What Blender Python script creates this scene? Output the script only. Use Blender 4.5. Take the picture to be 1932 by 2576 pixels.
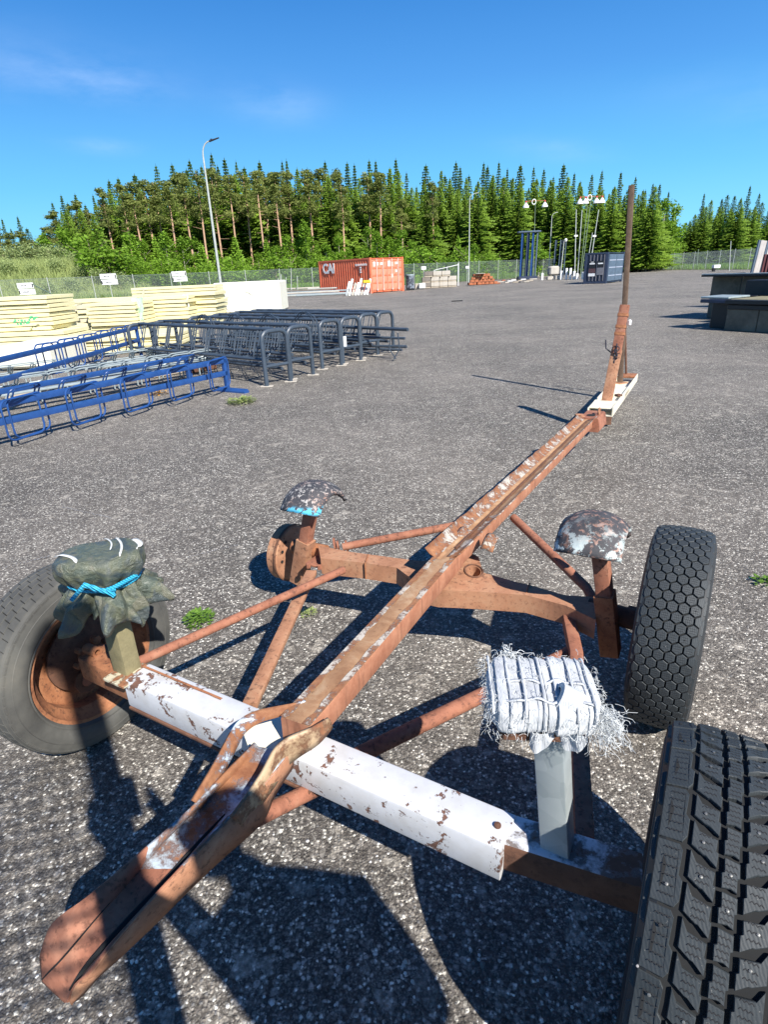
import bpy, bmesh, math, random
from mathutils import Vector, Matrix, noise
from mathutils.geometry import tessellate_polygon
R_ = math.radians
random.seed(7)
for o in list(bpy.data.objects): bpy.data.objects.remove(o)
scene = bpy.context.scene
col = scene.collection

# ------------------------------------------------------------------ camera
F, H, PITCH, ROLL = 1475.0, 1.38, R_(22.3), R_(2.6)
FW = Vector((0, math.cos(PITCH), -math.sin(PITCH)))
RT0 = Vector((1, 0, 0)); UP0 = RT0.cross(FW)
RT = RT0*math.cos(ROLL) - UP0*math.sin(ROLL)
UP = UP0*math.cos(ROLL) + RT0*math.sin(ROLL)
cam = bpy.data.cameras.new('camera'); co = bpy.data.objects.new('camera', cam); col.objects.link(co)
cam.sensor_fit = 'VERTICAL'; cam.sensor_height = 36; cam.lens = 36*F/2576
cam.clip_start = 0.05; cam.clip_end = 2000
m = Matrix((RT, UP, -FW)).transposed().to_4x4(); m.translation = (0, 0, H); co.matrix_world = m
scene.camera = co

# ------------------------------------------------------------------ sky and sun
SAZ, SEL = 149.0, 42.0           # azimuth of the sun clockwise from +Y, and its height
w = bpy.data.worlds.new("World"); scene.world = w; w.use_nodes = True
nt = w.node_tree; N = nt.nodes; L = nt.links; N.clear()
out = N.new('ShaderNodeOutputWorld'); bg = N.new('ShaderNodeBackground'); bg.inputs[1].default_value = 0.085
sky = N.new('ShaderNodeTexSky'); sky.sky_type = 'NISHITA'; sky.sun_disc = False
sky.sun_elevation = R_(SEL); sky.sun_rotation = R_(SAZ); sky.air_density = 1.0; sky.dust_density = 0.25; sky.ozone_density = 2.5
hs = N.new('ShaderNodeHueSaturation'); hs.inputs['Saturation'].default_value = 1.22; hs.inputs['Value'].default_value = 1.0
L.new(sky.outputs[0], hs.inputs['Color'])
def pray(px, py): return (FW + RT*(px-966)/F - UP*(py-1288)/F).normalized()
tc = N.new('ShaderNodeTexCoord'); nrm = N.new('ShaderNodeVectorMath'); nrm.operation = 'NORMALIZE'
L.new(tc.outputs['Generated'], nrm.inputs[0])
cn = N.new('ShaderNodeTexNoise'); cn.inputs['Scale'].default_value = 5.0; cn.inputs['Detail'].default_value = 7; cn.inputs['Roughness'].default_value = .62
mp = N.new('ShaderNodeMapping'); mp.inputs['Scale'].default_value = (1.0, 1.0, 3.2); L.new(nrm.outputs[0], mp.inputs[0]); L.new(mp.outputs[0], cn.inputs[0])
tot = None
def mth(op, a, b, clamp=False):
    n = N.new('ShaderNodeMath'); n.operation = op; n.use_clamp = clamp
    for i, v in enumerate((a, b)):
        if isinstance(v, (int, float)): n.inputs[i].default_value = v
        else: L.new(v, n.inputs[i])
    return n.outputs[0]
for cx, cy, sx, sy, am in ((250, 205, 130, 34, .75), (690, 260, 95, 36, .6), (255, 368, 75, 15, .6), (1390, 375, 120, 22, .35), (-500, 120, 400, 60, .7), (2500, 300, 400, 60, .6)):
    c = pray(cx, cy)
    rgt = (pray(cx+50, cy+4)-c).normalized(); upv = c.cross(rgt).normalized()
    d = N.new('ShaderNodeVectorMath'); d.operation = 'SUBTRACT'; L.new(nrm.outputs[0], d.inputs[0]); d.inputs[1].default_value = c
    acc = None
    for ax, s in ((rgt, sx/F), (upv, sy/F)):
        dt = N.new('ShaderNodeVectorMath'); dt.operation = 'DOT_PRODUCT'; L.new(d.outputs[0], dt.inputs[0]); dt.inputs[1].default_value = ax/s
        sq = mth('MULTIPLY', dt.outputs['Value'], dt.outputs['Value']); acc = sq if acc is None else mth('ADD', acc, sq)
    dd = N.new('ShaderNodeVectorMath'); dd.operation = 'LENGTH'; L.new(d.outputs[0], dd.inputs[0])
    g = mth('EXPONENT', mth('MULTIPLY', acc, -1.3), 0)
    g = mth('MULTIPLY', g, am); tot = g if tot is None else mth('ADD', tot, g)
sz = N.new('ShaderNodeSeparateXYZ'); L.new(nrm.outputs[0], sz.inputs[0])
sr = N.new('ShaderNodeValToRGB'); L.new(sz.outputs[2], sr.inputs[0]); cr = sr.color_ramp
cr.elements[0].position = 0.0; cr.elements[0].color = (2.0, 5.9, 8.6, 1); cr.elements[1].position = 1.0; cr.elements[1].color = (.05, .45, 1.8, 1)
e = cr.elements.new(.55); e.color = (.10, .85, 2.9, 1)
e = cr.elements.new(.12); e.color = (1.1, 4.1, 7.5, 1); e = cr.elements.new(.24); e.color = (.62, 2.5, 6.0, 1); e = cr.elements.new(.36); e.color = (.25, 1.55, 4.6, 1)
gm = N.new('ShaderNodeMix'); gm.data_type = 'RGBA'; gm.inputs[0].default_value = .93; L.new(hs.outputs[0], gm.inputs[6]); L.new(sr.outputs[0], gm.inputs[7])
cf = mth('MULTIPLY', tot, mth('MULTIPLY', mth('SUBTRACT', cn.outputs[0], .38), 1.5, True), True)
mx = N.new('ShaderNodeMix'); mx.data_type = 'RGBA'; L.new(cf, mx.inputs[0]); L.new(gm.outputs[2], mx.inputs[6]); mx.inputs[7].default_value = (4.6, 6.0, 8.4, 1)
L.new(mx.outputs[2], bg.inputs[0]); L.new(bg.outputs[0], out.inputs[0])
sd = Vector((math.sin(R_(SAZ))*math.cos(R_(SEL)), math.cos(R_(SAZ))*math.cos(R_(SEL)), math.sin(R_(SEL))))
sl = bpy.data.lights.new('sun', 'SUN'); sl.energy = 4.6; sl.angle = R_(.5); sl.color = (1, .955, .89)
so = bpy.data.objects.new('sun', sl); col.objects.link(so); so.rotation_euler = (-sd).to_track_quat('-Z', 'Y').to_euler()
so.location = (0, -5, 20)
scene.view_settings.view_transform = 'Standard'; scene.view_settings.look = 'None'
scene.view_settings.exposure = 0.85; scene.view_settings.gamma = 1; scene.view_settings.use_curve_mapping = False
scene.render.engine = 'CYCLES'

# ------------------------------------------------------------------ photograph pixel -> place
def P(px, py, z=0.0):                       # point at height z seen at that pixel
    d = FW + RT*(px-966)/F - UP*(py-1288)/F
    return Vector((0, 0, H)) + d*((z-H)/d.z)
def HOR(px): return 727.5 - .0454*px        # horizon row
def PD(px, D, z=0.0):                       # point D metres away (ground distance) in that column
    d = FW + RT*(px-966)/F - UP*(HOR(px)-1288)/F
    d.z = 0; d.normalize(); p = d*D; p.z = z; return p
def ZT(px, py, D):                          # height at D metres of a thing whose top is seen at px, py
    d = FW + RT*(px-966)/F - UP*(py-1288)/F
    return H + d.z*D/math.hypot(d.x, d.y)
def GD(px, py): p = P(px, py); return math.hypot(p.x, p.y)

# ------------------------------------------------------------------ mesh building
class MB:
    def __init__(s): s.v = []; s.f = []; s.mi = []
    def add(s, vs, fs, mi=0):
        b = len(s.v); s.v += [tuple(v) for v in vs]; s.f += [tuple(b+i for i in f) for f in fs]; s.mi += [mi]*len(fs); return s
    def box(s, c, sx, sy, sz, rot=0, mi=0, bev=0):
        c = Vector(c); M = Matrix.Rotation(rot, 3, 'Z') if not isinstance(rot, Matrix) else rot
        if bev:
            b = bev; pts = []
            for z, ins in ((-sz/2, b), (-sz/2+b, 0), (sz/2-b, 0), (sz/2, b)):
                X, Y = sx/2-ins, sy/2-ins
                q = min(b, X*.5, Y*.5)
                pts.append([Vector(p) for p in ((-X+q, -Y, z), (X-q, -Y, z), (X, -Y+q, z), (X, Y-q, z), (X-q, Y, z), (-X+q, Y, z), (-X, Y-q, z), (-X, -Y+q, z))])
            vs = [c + M @ p for r in pts for p in r]; fs = []
            for k in range(3):
                for i in range(8): fs.append((k*8+i, k*8+(i+1) % 8, k*8+8+(i+1) % 8, k*8+8+i))
            fs += [tuple(reversed(range(8))), tuple(range(24, 32))]
            return s.add(vs, fs, mi)
        vs = [c + M @ Vector((x*sx/2, y*sy/2, z*sz/2)) for x in (-1, 1) for y in (-1, 1) for z in (-1, 1)]
        return s.add(vs, [(0, 1, 3, 2), (4, 6, 7, 5), (0, 4, 5, 1), (2, 3, 7, 6), (0, 2, 6, 4), (1, 5, 7, 3)], mi)
    def ext(s, p0, p1, prof, up=(0, 0, 1), mi=0, caps=True, p2=None):      # extrude a closed 2D profile from p0 to p1
        p0 = Vector(p0); p1 = Vector(p1); d = (p1-p0).normalized(); up = Vector(up)
        x = d.cross(up).normalized(); y = x.cross(d).normalized(); n = len(prof)
        vs = [p0 + x*a + y*b for a, b in prof] + [p1 + x*a + y*b for a, b in (p2 or prof)]
        fs = [(i, (i+1) % n, n+(i+1) % n, n+i) for i in range(n)]
        if caps: fs += [tuple(reversed(range(n))), tuple(range(n, 2*n))]
        return s.add(vs, fs, mi)
    def beam(s, p0, p1, wd, ht, b=.004, up=(0, 0, 1), mi=0):
        X, Y = wd/2, ht/2
        return s.ext(p0, p1, [(-X+b, -Y), (X-b, -Y), (X-b*.3, -Y+b*.3), (X, -Y+b), (X, Y-b), (X-b*.3, Y-b*.3), (X-b, Y), (-X+b, Y), (-X+b*.3, Y-b*.3), (-X, Y-b), (-X, -Y+b), (-X+b*.3, -Y+b*.3)], up, mi)
    def tube(s, pts, r, n=10, closed=False, mi=0, rs=None):
        pts = [Vector(p) for p in pts]; m_ = len(pts); rings = []; px = None
        for i, p in enumerate(pts):
            a = pts[(i-1) % m_] if (i or closed) else p; c = pts[(i+1) % m_] if (i < m_-1 or closed) else p
            d = (c-a).normalized()
            if px is None: px = d.orthogonal().normalized()
            px = (px - d*px.dot(d)).normalized(); py = d.cross(px); rr = rs[i] if rs else r
            rings.append([p + (px*math.cos(t)+py*math.sin(t))*rr for t in [2*math.pi*k/n for k in range(n)]])
        vs = [v for q in rings for v in q]; fs = []
        for i in range(m_ if closed else m_-1):
            j = (i+1) % m_
            for k in range(n): fs.append((i*n+k, i*n+(k+1) % n, j*n+(k+1) % n, j*n+k))
        if not closed: fs += [tuple(reversed(range(n))), tuple(range((m_-1)*n, m_*n))]
        return s.add(vs, fs, mi)
    def lathe(s, prof, c=(0, 0, 0), ax=(0, 0, 1), n=32, mi=0, closed=False):  # prof: (radius, height along axis)
        ax = Vector(ax).normalized(); x = ax.orthogonal().normalized(); y = ax.cross(x); c = Vector(c); m_ = len(prof); vs = []
        for i in range(n):
            t = 2*math.pi*i/n; dr = x*math.cos(t)+y*math.sin(t)
            vs += [c + dr*r + ax*h for r, h in prof]
        fs = []
        for i in range(n):
            j = (i+1) % n
            for k in range(m_ if closed else m_-1):
                k2 = (k+1) % m_
                fs.append((i*m_+k, j*m_+k, j*m_+k2, i*m_+k2))
        return s.add(vs, fs, mi)
    def poly(s, outer, z0, z1, holes=(), mi=0):                            # vertical prism, outline in plan, with holes
        loops = [[Vector((p[0], p[1], 0)) for p in l] for l in [outer]+list(holes)]
        flat = [p for l in loops for p in l]; n = len(flat)
        tris = tessellate_polygon(loops)
        vs = [(p.x, p.y, z1) for p in flat] + [(p.x, p.y, z0) for p in flat]
        fs = [tuple(t) for t in tris] + [tuple(n+i for i in reversed(t)) for t in tris]
        b = 0
        for l in loops:
            k = len(l)
            fs += [(b+i, b+(i+1) % k, n+b+(i+1) % k, n+b+i) for i in range(k)]; b += k
        return s.add(vs, fs, mi)
    def mesh(s, name):
        me = bpy.data.meshes.new(name); me.from_pydata(s.v, [], s.f); return me

def finish(me, mats, mi=None, smooth=35, fixn=True):
    if not isinstance(mats, (list, tuple)): mats = [mats]
    for mm in mats: me.materials.append(mm)
    if mi: me.polygons.foreach_set('material_index', mi)
    if fixn:
        bm = bmesh.new(); bm.from_mesh(me); bmesh.ops.recalc_face_normals(bm, faces=bm.faces); bm.to_mesh(me); bm.free()
    if smooth:
        me.polygons.foreach_set('use_smooth', [True]*len(me.polygons)); me.set_sharp_from_angle(angle=R_(smooth))
    me.update(); return me

def link(name, data, parent=None):
    o = bpy.data.objects.new(name, data); col.objects.link(o)
    if parent: o.parent = parent
    return o
WPOS = {}
def wloc(o):
    p = Vector(o.location)
    return p + (wloc(o.parent) if o.parent else Vector((0, 0, 0)))
def obj(name, mb, mats, parent=None, smooth=35, local=False, fixn=True, label=None):
    """mesh given in world coordinates (or in the parent's, local=True), recentred on its own footprint"""
    xs = [v[0] for v in mb.v]; ys = [v[1] for v in mb.v]; zs = [v[2] for v in mb.v]
    c = Vector(((min(xs)+max(xs))/2, (min(ys)+max(ys))/2, min(zs)))
    mb.v = [(v[0]-c.x, v[1]-c.y, v[2]-c.z) for v in mb.v]
    o = link(name, finish(mb.mesh(name), mats, mb.mi if any(mb.mi) else None, smooth, fixn), parent)
    o.location = (c - (parent.location if local and parent.parent else Vector((0, 0, 0)))) if (local or not parent) else c - wloc(parent)
    if label: o['label'] = label
    return o
def tag(o, label, cat, group=None):
    o['label'] = label; o['category'] = cat
    if group: o['group'] = group
    return o
def thing(name, loc, label, cat, group=None, rz=0):
    o = bpy.data.objects.new(name, None); col.objects.link(o); o.location = loc; o.rotation_euler = (0, 0, rz); o.empty_display_size = .2
    return tag(o, label, cat, group)
def struct(o): o['kind'] = 'structure'; return o
def stuff(o): o['kind'] = 'stuff'; return o
def dup(root, loc=None, rz=None, label=None, scale=None):
    r = root.copy(); col.objects.link(r)
    if loc is not None: r.location = loc
    if rz is not None: r.rotation_euler = (0, 0, rz)
    if label: r['label'] = label
    if scale is not None: r.scale = scale
    for ch in list(root.children):
        c = ch.copy(); col.objects.link(c); c.parent = r
        for g in list(ch.children):
            d = g.copy(); col.objects.link(d); d.parent = c
    return r

# ------------------------------------------------------------------ materials
class Mat:
    def __init__(s, name):
        s.m = bpy.data.materials.new(name); s.m.use_nodes = True; s.t = s.m.node_tree; s.N = s.t.nodes; s.L = s.t.links
        s.b = s.N['Principled BSDF']; s.tc = s.N.new('ShaderNodeTexCoord'); s.co = s.tc.outputs['Object']
    def val(s, sock, v):
        if isinstance(v, bpy.types.NodeSocket): s.L.new(v, sock)
        elif isinstance(v, (tuple, list)): sock.default_value = (*v, 1) if len(v) == 3 and sock.type == 'RGBA' else v
        else: sock.default_value = v
    def noise(s, sc, det=4, rough=.6, dist=0, co=None, out=0):
        n = s.N.new('ShaderNodeTexNoise'); n.inputs['Scale'].default_value = sc; n.inputs['Detail'].default_value = det
        n.inputs['Roughness'].default_value = rough; n.inputs['Distortion'].default_value = dist; s.L.new(co or s.co, n.inputs['Vector']); return n.outputs[out]
    def vor(s, sc, feat='F1', out=0, co=None, rnd=1):
        n = s.N.new('ShaderNodeTexVoronoi'); n.feature = feat; n.inputs['Scale'].default_value = sc; n.inputs['Randomness'].default_value = rnd; s.L.new(co or s.co, n.inputs['Vector']); return n.outputs[out]
    def map(s, scale, co=None, rot=(0, 0, 0)):
        n = s.N.new('ShaderNodeMapping'); n.inputs['Scale'].default_value = scale; n.inputs['Rotation'].default_value = rot; s.L.new(co or s.co, n.inputs[0]); return n.outputs[0]
    def ramp(s, f, stops, interp='LINEAR'):
        n = s.N.new('ShaderNodeValToRGB'); cr = n.color_ramp; cr.interpolation = interp
        while len(cr.elements) > 1: cr.elements.remove(cr.elements[-1])
        for i, (p, c) in enumerate(stops):
            e = cr.elements[0] if i == 0 else cr.elements.new(p)
            e.position = p; e.color = (c, c, c, 1) if isinstance(c, (int, float)) else (*c, 1)
        s.L.new(f, n.inputs[0]); return n.outputs[0]
    def mix(s, f, a, b, mode='MIX'):
        n = s.N.new('ShaderNodeMix'); n.data_type = 'RGBA'; n.blend_type = mode
        s.val(n.inputs[0], f); s.val(n.inputs[6], a); s.val(n.inputs[7], b); return n.outputs[2]
    def math(s, op, a, b=0, clamp=False):
        n = s.N.new('ShaderNodeMath'); n.operation = op; n.use_clamp = clamp; s.val(n.inputs[0], a); s.val(n.inputs[1], b); return n.outputs[0]
    def bump(s, h, st=.3, dist=.002, nrm=None):
        n = s.N.new('ShaderNodeBump'); n.inputs['Strength'].default_value = st; n.inputs['Distance'].default_value = dist; s.L.new(h, n.inputs['Height'])
        if nrm: s.L.new(nrm, n.inputs['Normal'])
        return n.outputs[0]
    def sep(s, c, i):
        n = s.N.new('ShaderNodeSeparateColor'); s.L.new(c, n.inputs[0]); return n.outputs[i]
    def xyz(s, i, co=None):
        n = s.N.new('ShaderNodeSeparateXYZ'); s.L.new(co or s.co, n.inputs[0]); return n.outputs[i]
    def rand(s): return s.N.new('ShaderNodeObjectInfo').outputs['Random']
    def done(s, col, rough=.7, metal=0, normal=None, spec=None):
        s.val(s.b.inputs['Base Color'], col); s.val(s.b.inputs['Roughness'], rough); s.val(s.b.inputs['Metallic'], metal)
        if normal: s.L.new(normal, s.b.inputs['Normal'])
        if spec is not None: s.b.inputs['Specular IOR Level'].default_value = spec
        return s.m
def plain(name, c, rough=.6, metal=0, var=.25, sc=8, bst=.15):
    s = Mat(name); n = s.noise(sc, 5); d = tuple(x*(1-var) for x in c); e = tuple(min(1, x*(1+var)) for x in c)
    n2 = s.noise(sc*9, 3)
    cc = s.ramp(n, [(.3, d), (.7, e)]); cc = s.mix(.25, cc, s.ramp(n2, [(.35, d), (.65, e)]))
    return s.done(cc, rough, metal, s.bump(n2, bst, .002))
def rusty(name, a=(.13, .045, .022), b=(.33, .135, .06), c=(.42, .20, .10), dark=(.05, .022, .015), sc=14):
    s = Mat(name); n = s.noise(sc, 8, .7, .4); n2 = s.noise(sc*6, 6, .7); n3 = s.noise(sc*.35, 3)
    cc = s.ramp(n, [(.28, a), (.5, b), (.72, c)]); cc = s.mix(s.ramp(n2, [(.53, 0.), (.64, .75)]), cc, dark)
    cc = s.mix(s.ramp(n3, [(.4, 0.), (.62, .5)]), cc, tuple(x*1.15 for x in b))
    return s.done(cc, .85, 0, s.bump(n2, .5, .0015))
def chipped(name, paint, under, thr=.5, sc=9, soft=.02, dirt=(.25, .2, .15), fine=70, streak=(1, 1, 1)):
    """old paint flaking off: under = colour list of the bare metal"""
    s = Mat(name); co = s.map(streak); n = s.noise(sc, 10, .68, .3, co=co); n2 = s.noise(fine, 6, .7)
    nn = s.math('ADD', s.math('MULTIPLY', n, .8), s.math('MULTIPLY', n2, .2))
    f = s.ramp(nn, [(thr-soft, 0.), (thr+soft, 1.)])
    und = s.ramp(s.noise(sc*3, 6, .7), [(.3, under[0]), (.7, under[1])])
    pt = s.mix(s.ramp(s.noise(sc*.8, 5), [(.45, 0.), (.75, .45)]), paint, dirt)
    edge = s.ramp(nn, [(thr-soft*2.5, 0.), (thr, .8), (thr+soft, .0)])
    c = s.mix(f, pt, und); c = s.mix(edge, c, tuple(x*.6 for x in under[0]))
    h = s.math('ADD', s.math('MULTIPLY', f, -1.0), s.math('MULTIPLY', n2, .5))
    return s.done(c, s.ramp(f, [(0, .5), (1, .85)]), 0, s.bump(h, .45, .0015))

M = {}
M['rust'] = rusty('rust')
M['rust_primer'] = rusty('rust_primer', (.15, .055, .032), (.30, .12, .07), (.40, .20, .125), sc=11)
M['rust_dark'] = rusty('rust_dark', (.05, .025, .017), (.13, .06, .035), (.24, .12, .07), sc=11)
M['rust_tan'] = rusty('rust_tan', (.20, .085, .042), (.37, .18, .10), (.48, .30, .18), sc=10)
UR = [(.16, .055, .025), (.36, .17, .08)]
M['white_chip'] = chipped('white_chip', (.58, .59, .61), [(.10, .05, .035), (.2, .1, .07)], .572, 17, .005, (.36, .33, .27), 90)
M['dirty_white'] = chipped('dirty_white_paint', (.62, .64, .68), [(.10, .06, .04), (.17, .10, .07)], .52, 7, .03, (.30, .25, .2), 60)
M['cream'] = chipped('cream_paint', (.80, .74, .58), UR, .68, 12, .01, (.6, .5, .35))
M['spine_edge'] = chipped('spine_edge_paint', (.52, .47, .40), UR, .492, 13, .02, (.45, .36, .25), 120)
M['blue_chip'] = chipped('pale_blue_chip', (.45, .56, .66), UR, .52, 10, .015, (.3, .26, .22), 60)
M['tan_chip'] = chipped('tan_chip', (.46, .33, .20), UR, .54, 8, .03, (.36, .22, .12), 60)
s = Mat('spine_side'); n = s.noise(60, 4, co=s.map((1, 1, .08))); nb = s.noise(12, 6, .7)
cc = s.ramp(nb, [(.3, (.28, .105, .055)), (.6, (.44, .20, .115)), (.75, (.52, .30, .18))]); cc = s.mix(s.ramp(n, [(.55, 0.), (.7, .6)]), cc, (.16, .07, .04))
M['spine_side'] = s.done(cc, .8, 0, s.bump(s.noise(90, 4), .3, .001))
s = Mat('spine_top'); nb = s.noise(10, 8, .7, .5, co=s.map((1, 1, 1))); n2 = s.noise(80, 6, .7)
cc = s.ramp(nb, [(.3, (.2, .095, .045)), (.5, (.34, .19, .10)), (.7, (.46, .33, .21))]); cc = s.mix(s.ramp(n2, [(.6, 0.), (.66, .6)]), cc, (.1, .05, .03))
M['spine_top'] = s.done(cc, .85, 0, s.bump(n2, .5, .001))
s = Mat('galvanised'); v = s.vor(28, out=1); n = s.noise(5, 5)
cc = s.mix(.35, s.ramp(s.sep(v, 0), [(0, (.34, .39, .40)), (1, (.50, .55, .55))]), s.ramp(n, [(.35, (.28, .34, .35)), (.7, (.6, .63, .62))]))
M['galv'] = s.done(cc, .5, .35, s.bump(n, .1, .002))
s = Mat('tyre_rubber'); n = s.noise(9, 6, .65); n2 = s.noise(260, 3); wv = s.N.new('ShaderNodeTexWave'); wv.inputs['Scale'].default_value = 70; wv.inputs['Distortion'].default_value = 3; s.L.new(s.co, wv.inputs[0])
cc = s.ramp(n, [(.3, (.024, .030, .034)), (.65, (.042, .050, .055)), (.8, (.070, .072, .070))]); cc = s.mix(s.ramp(n2, [(.66, 0.), (.74, .6)]), cc, (.2, .19, .17))
M['rubber'] = s.done(cc, .62, 0, s.bump(n2, .3, .0008, s.bump(wv.outputs[0], .25, .0006)), .45)
s = Mat('tyre_side'); n = s.noise(5, 6, .65); n2 = s.noise(300, 3)
cc = s.ramp(n, [(.3, (.045, .045, .043)), (.55, (.10, .098, .088)), (.8, (.16, .15, .125))])
M['rubber_side'] = s.done(cc, .7, 0, s.bump(n2, .3, .0006), .35)
M['groove'] = plain('tyre_groove', (.010, .011, .012), .9)
M['rubber_dark'] = plain('dark_tyre_side', (.026, .028, .030), .6, 0, .3, 8)
M['sipe'] = plain('tyre_sipe', (.018, .018, .02), .8)
M['stud'] = plain('steel_stud', (.22, .22, .21), .4, .6)
s = Mat('old_rubber_saddle'); n = s.noise(13, 9, .72, .2); n2 = s.noise(45, 7, .72, .4); n3 = s.noise(6, 5, .6); hz = s.xyz(2)
cc = s.ramp(n, [(.35, (.035, .037, .042)), (.6, (.07, .065, .07))])
cc = s.mix(s.ramp(n2, [(.53, 0.), (.60, 1.)]), cc, s.ramp(n3, [(.4, (.20, .11, .08)), (.6, (.40, .25, .2))]))
cc = s.mix(s.math('MULTIPLY', s.ramp(s.noise(18, 8, .75), [(.51, 0.), (.56, 1.)]), s.ramp(hz, [(.02, 1.), (.10, .05)])), cc, (.55, .63, .62))
M['saddle'] = s.done(cc, .75, 0, s.bump(n2, .7, .004))
s = Mat('old_rubber_blue'); n = s.noise(13, 9, .72, .2); n2 = s.noise(60, 7, .72, .4); hz = s.xyz(2); hy = s.xyz(1)
cc = s.ramp(n, [(.35, (.03, .033, .04)), (.65, (.075, .07, .075))])
cc = s.mix(s.ramp(n2, [(.53, 0.), (.58, 1.)]), cc, s.ramp(s.noise(9, 4), [(.45, (.42, .40, .38)), (.6, (.34, .2, .15))]))
near = s.math('MULTIPLY', s.ramp(hz, [(.012, 0.), (.022, 1.), (.05, 1.), (.062, 0.)]), s.ramp(hy, [(.45, 1.), (.5, 0.)]))
cc = s.mix(s.math('MULTIPLY', s.math('LESS_THAN', hy, -.095), s.math('MULTIPLY', s.ramp(s.noise(55, 4), [(.42, 0.), (.47, 1.)]), s.ramp(hz, [(.006, 0.), (.012, 1.), (.030, 1.), (.040, 0.)]))), cc, (.10, .50, .72))
M['saddle_blue'] = s.done(cc, .7, 0, s.bump(n2, .7, .004))
s = Mat('camouflage_plastic'); n = s.noise(14, 3, .5, .8); n2 = s.noise(9, 2, .5, 1.5, co=s.map((1.3, 1, 1)))
cc = s.ramp(n, [(.38, (.085, .105, .082)), (.50, (.125, .135, .09)), (.60, (.068, .085, .085))]); cc = s.mix(s.ramp(n2, [(.60, 0.), (.62, 1.)], 'LINEAR'), cc, (.14, .14, .10))
cr = s.noise(30, 9, .65, 1.6)
M['camo'] = s.done(cc, .33, 0, s.bump(cr, .9, .012), .6)
M['white_strap'] = plain('pale_strap', (.70, .70, .66), .5)
s = Mat('blue_rope'); wv = s.N.new('ShaderNodeTexWave'); wv.inputs['Scale'].default_value = 60; wv.bands_direction = 'DIAGONAL'; s.L.new(s.co, wv.inputs[0])
M['rope'] = s.done(s.ramp(wv.outputs[0], [(.1, (.02, .26, .46)), (.6, (.05, .48, .70))]), .5, 0, s.bump(wv.outputs[0], .8, .004))
s = Mat('white_cloth'); n = s.noise(9, 6, .6, .5); wv = s.N.new('ShaderNodeTexWave'); wv.inputs['Scale'].default_value = 140; wv.inputs['Distortion'].default_value = 1.5; s.L.new(s.co, wv.inputs[0])
n2 = s.noise(60, 6, .7, co=s.map((3, .5, .5)))
cc = s.ramp(n, [(.3, (.36, .38, .41)), (.5, (.54, .56, .58)), (.7, (.70, .71, .71))]); cc = s.mix(s.ramp(n2, [(.58, 0.), (.72, .5)]), cc, (.30, .33, .38))
M['cloth'] = s.done(cc, .9, 0, s.bump(wv.outputs[0], .3, .0015, s.bump(n2, .6, .004)), .2)
M['thread'] = plain('white_thread', (.58, .60, .60), .9)
M['foam'] = plain('yellow_foam', (.62, .55, .36), .9)

# asphalt
s = Mat('asphalt'); co_ = s.tc.outputs['Object']
big = s.noise(.35, 5, .6); mid = s.noise(3.0, 5, .6)
w1 = s.noise(90, 3, .5, out=1); wp = s.mix(.010, co_, w1, 'ADD')
v1 = s.vor(125, out=1, co=wp); d1 = s.vor(125, out=0, co=wp); v2 = s.vor(52, out=1, co=wp); dd2 = s.vor(52, out=0, co=wp); v3 = s.vor(300, out=1); v4 = s.vor(21, out=1)
r1 = s.sep(v1, 0); r2 = s.sep(v1, 1); q1 = s.sep(v2, 0); q3 = s.sep(v3, 0)
c1 = s.ramp(r1, [(0, (.044, .039, .037)), (.44, (.078, .070, .065)), (.70, (.135, .122, .113)), (.81, (.27, .245, .225)), (.89, (.56, .52, .48)), (1, (.90, .87, .81))])
c1 = s.mix(s.ramp(d1, [(.30, 0.), (.62, .75)]), c1, (.042, .038, .037))
c1 = s.mix(s.ramp(q3, [(.80, 0.), (.84, .7)]), c1, (.20, .19, .18))
c1 = s.mix(s.math('MULTIPLY', s.ramp(q1, [(.86, 0.), (.88, 1.)]), s.ramp(dd2, [(.36, .9), (.46, 0.)])), c1, s.ramp(s.sep(v2, 2), [(0, (.20, .18, .17)), (.6, (.36, .34, .32)), (1, (.66, .64, .60))]))
c1 = s.mix(s.ramp(big, [(.35, 0.), (.7, .40)]), c1, (.34, .302, .275))
c1 = s.mix(s.math('MULTIPLY', s.ramp(s.sep(v4, 0), [(.80, 0.), (.82, .5)]), s.ramp(s.noise(9, 3), [(.5, 0.), (.6, 1.)])), c1, (.40, .365, .33))
c1 = s.mix(s.ramp(mid, [(.38, .30), (.60, 0.)]), c1, (.075, .067, .063))
far_ = s.N.new('ShaderNodeVectorMath'); far_.operation = 'LENGTH'; s.L.new(co_, far_.inputs[0])
# far away the stones merge: the worn surface is paler where traffic polished it
dist = s.N.new('ShaderNodeVectorMath'); dist.operation = 'LENGTH'; s.L.new(co_, dist.inputs[0])
hgt = s.math('ADD', s.math('MULTIPLY', s.ramp(d1, [(.1, 1.), (.6, 0.)]), .6), s.math('MULTIPLY', r2, .6))
ct = s.ramp(s.noise(75, 3, .65), [(.30, .45), (.5, 1.0), (.66, 1.8)]); c1 = s.mix(.8, c1, ct, 'MULTIPLY')
ct2 = s.ramp(s.noise(17, 4, .7), [(.35, .78), (.62, 1.22)]); c1 = s.mix(.8, c1, ct2, 'MULTIPLY')
st_ = s.ramp(s.noise(.9, 6, .72, .6), [(.56, 1.0), (.66, .80)]); c1 = s.mix(.6, c1, st_, 'MULTIPLY')
c1 = s.mix(1.0, c1, (1.20, 1.20, 1.12), 'MULTIPLY')
M['asphalt'] = s.done(c1, s.ramp(r2, [(0, .55), (1, .9)]), 0, s.bump(hgt, .8, .005), .18)
s = Mat('far_grass'); n = s.noise(.3, 6, .7); n2 = s.noise(6, 5)
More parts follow.
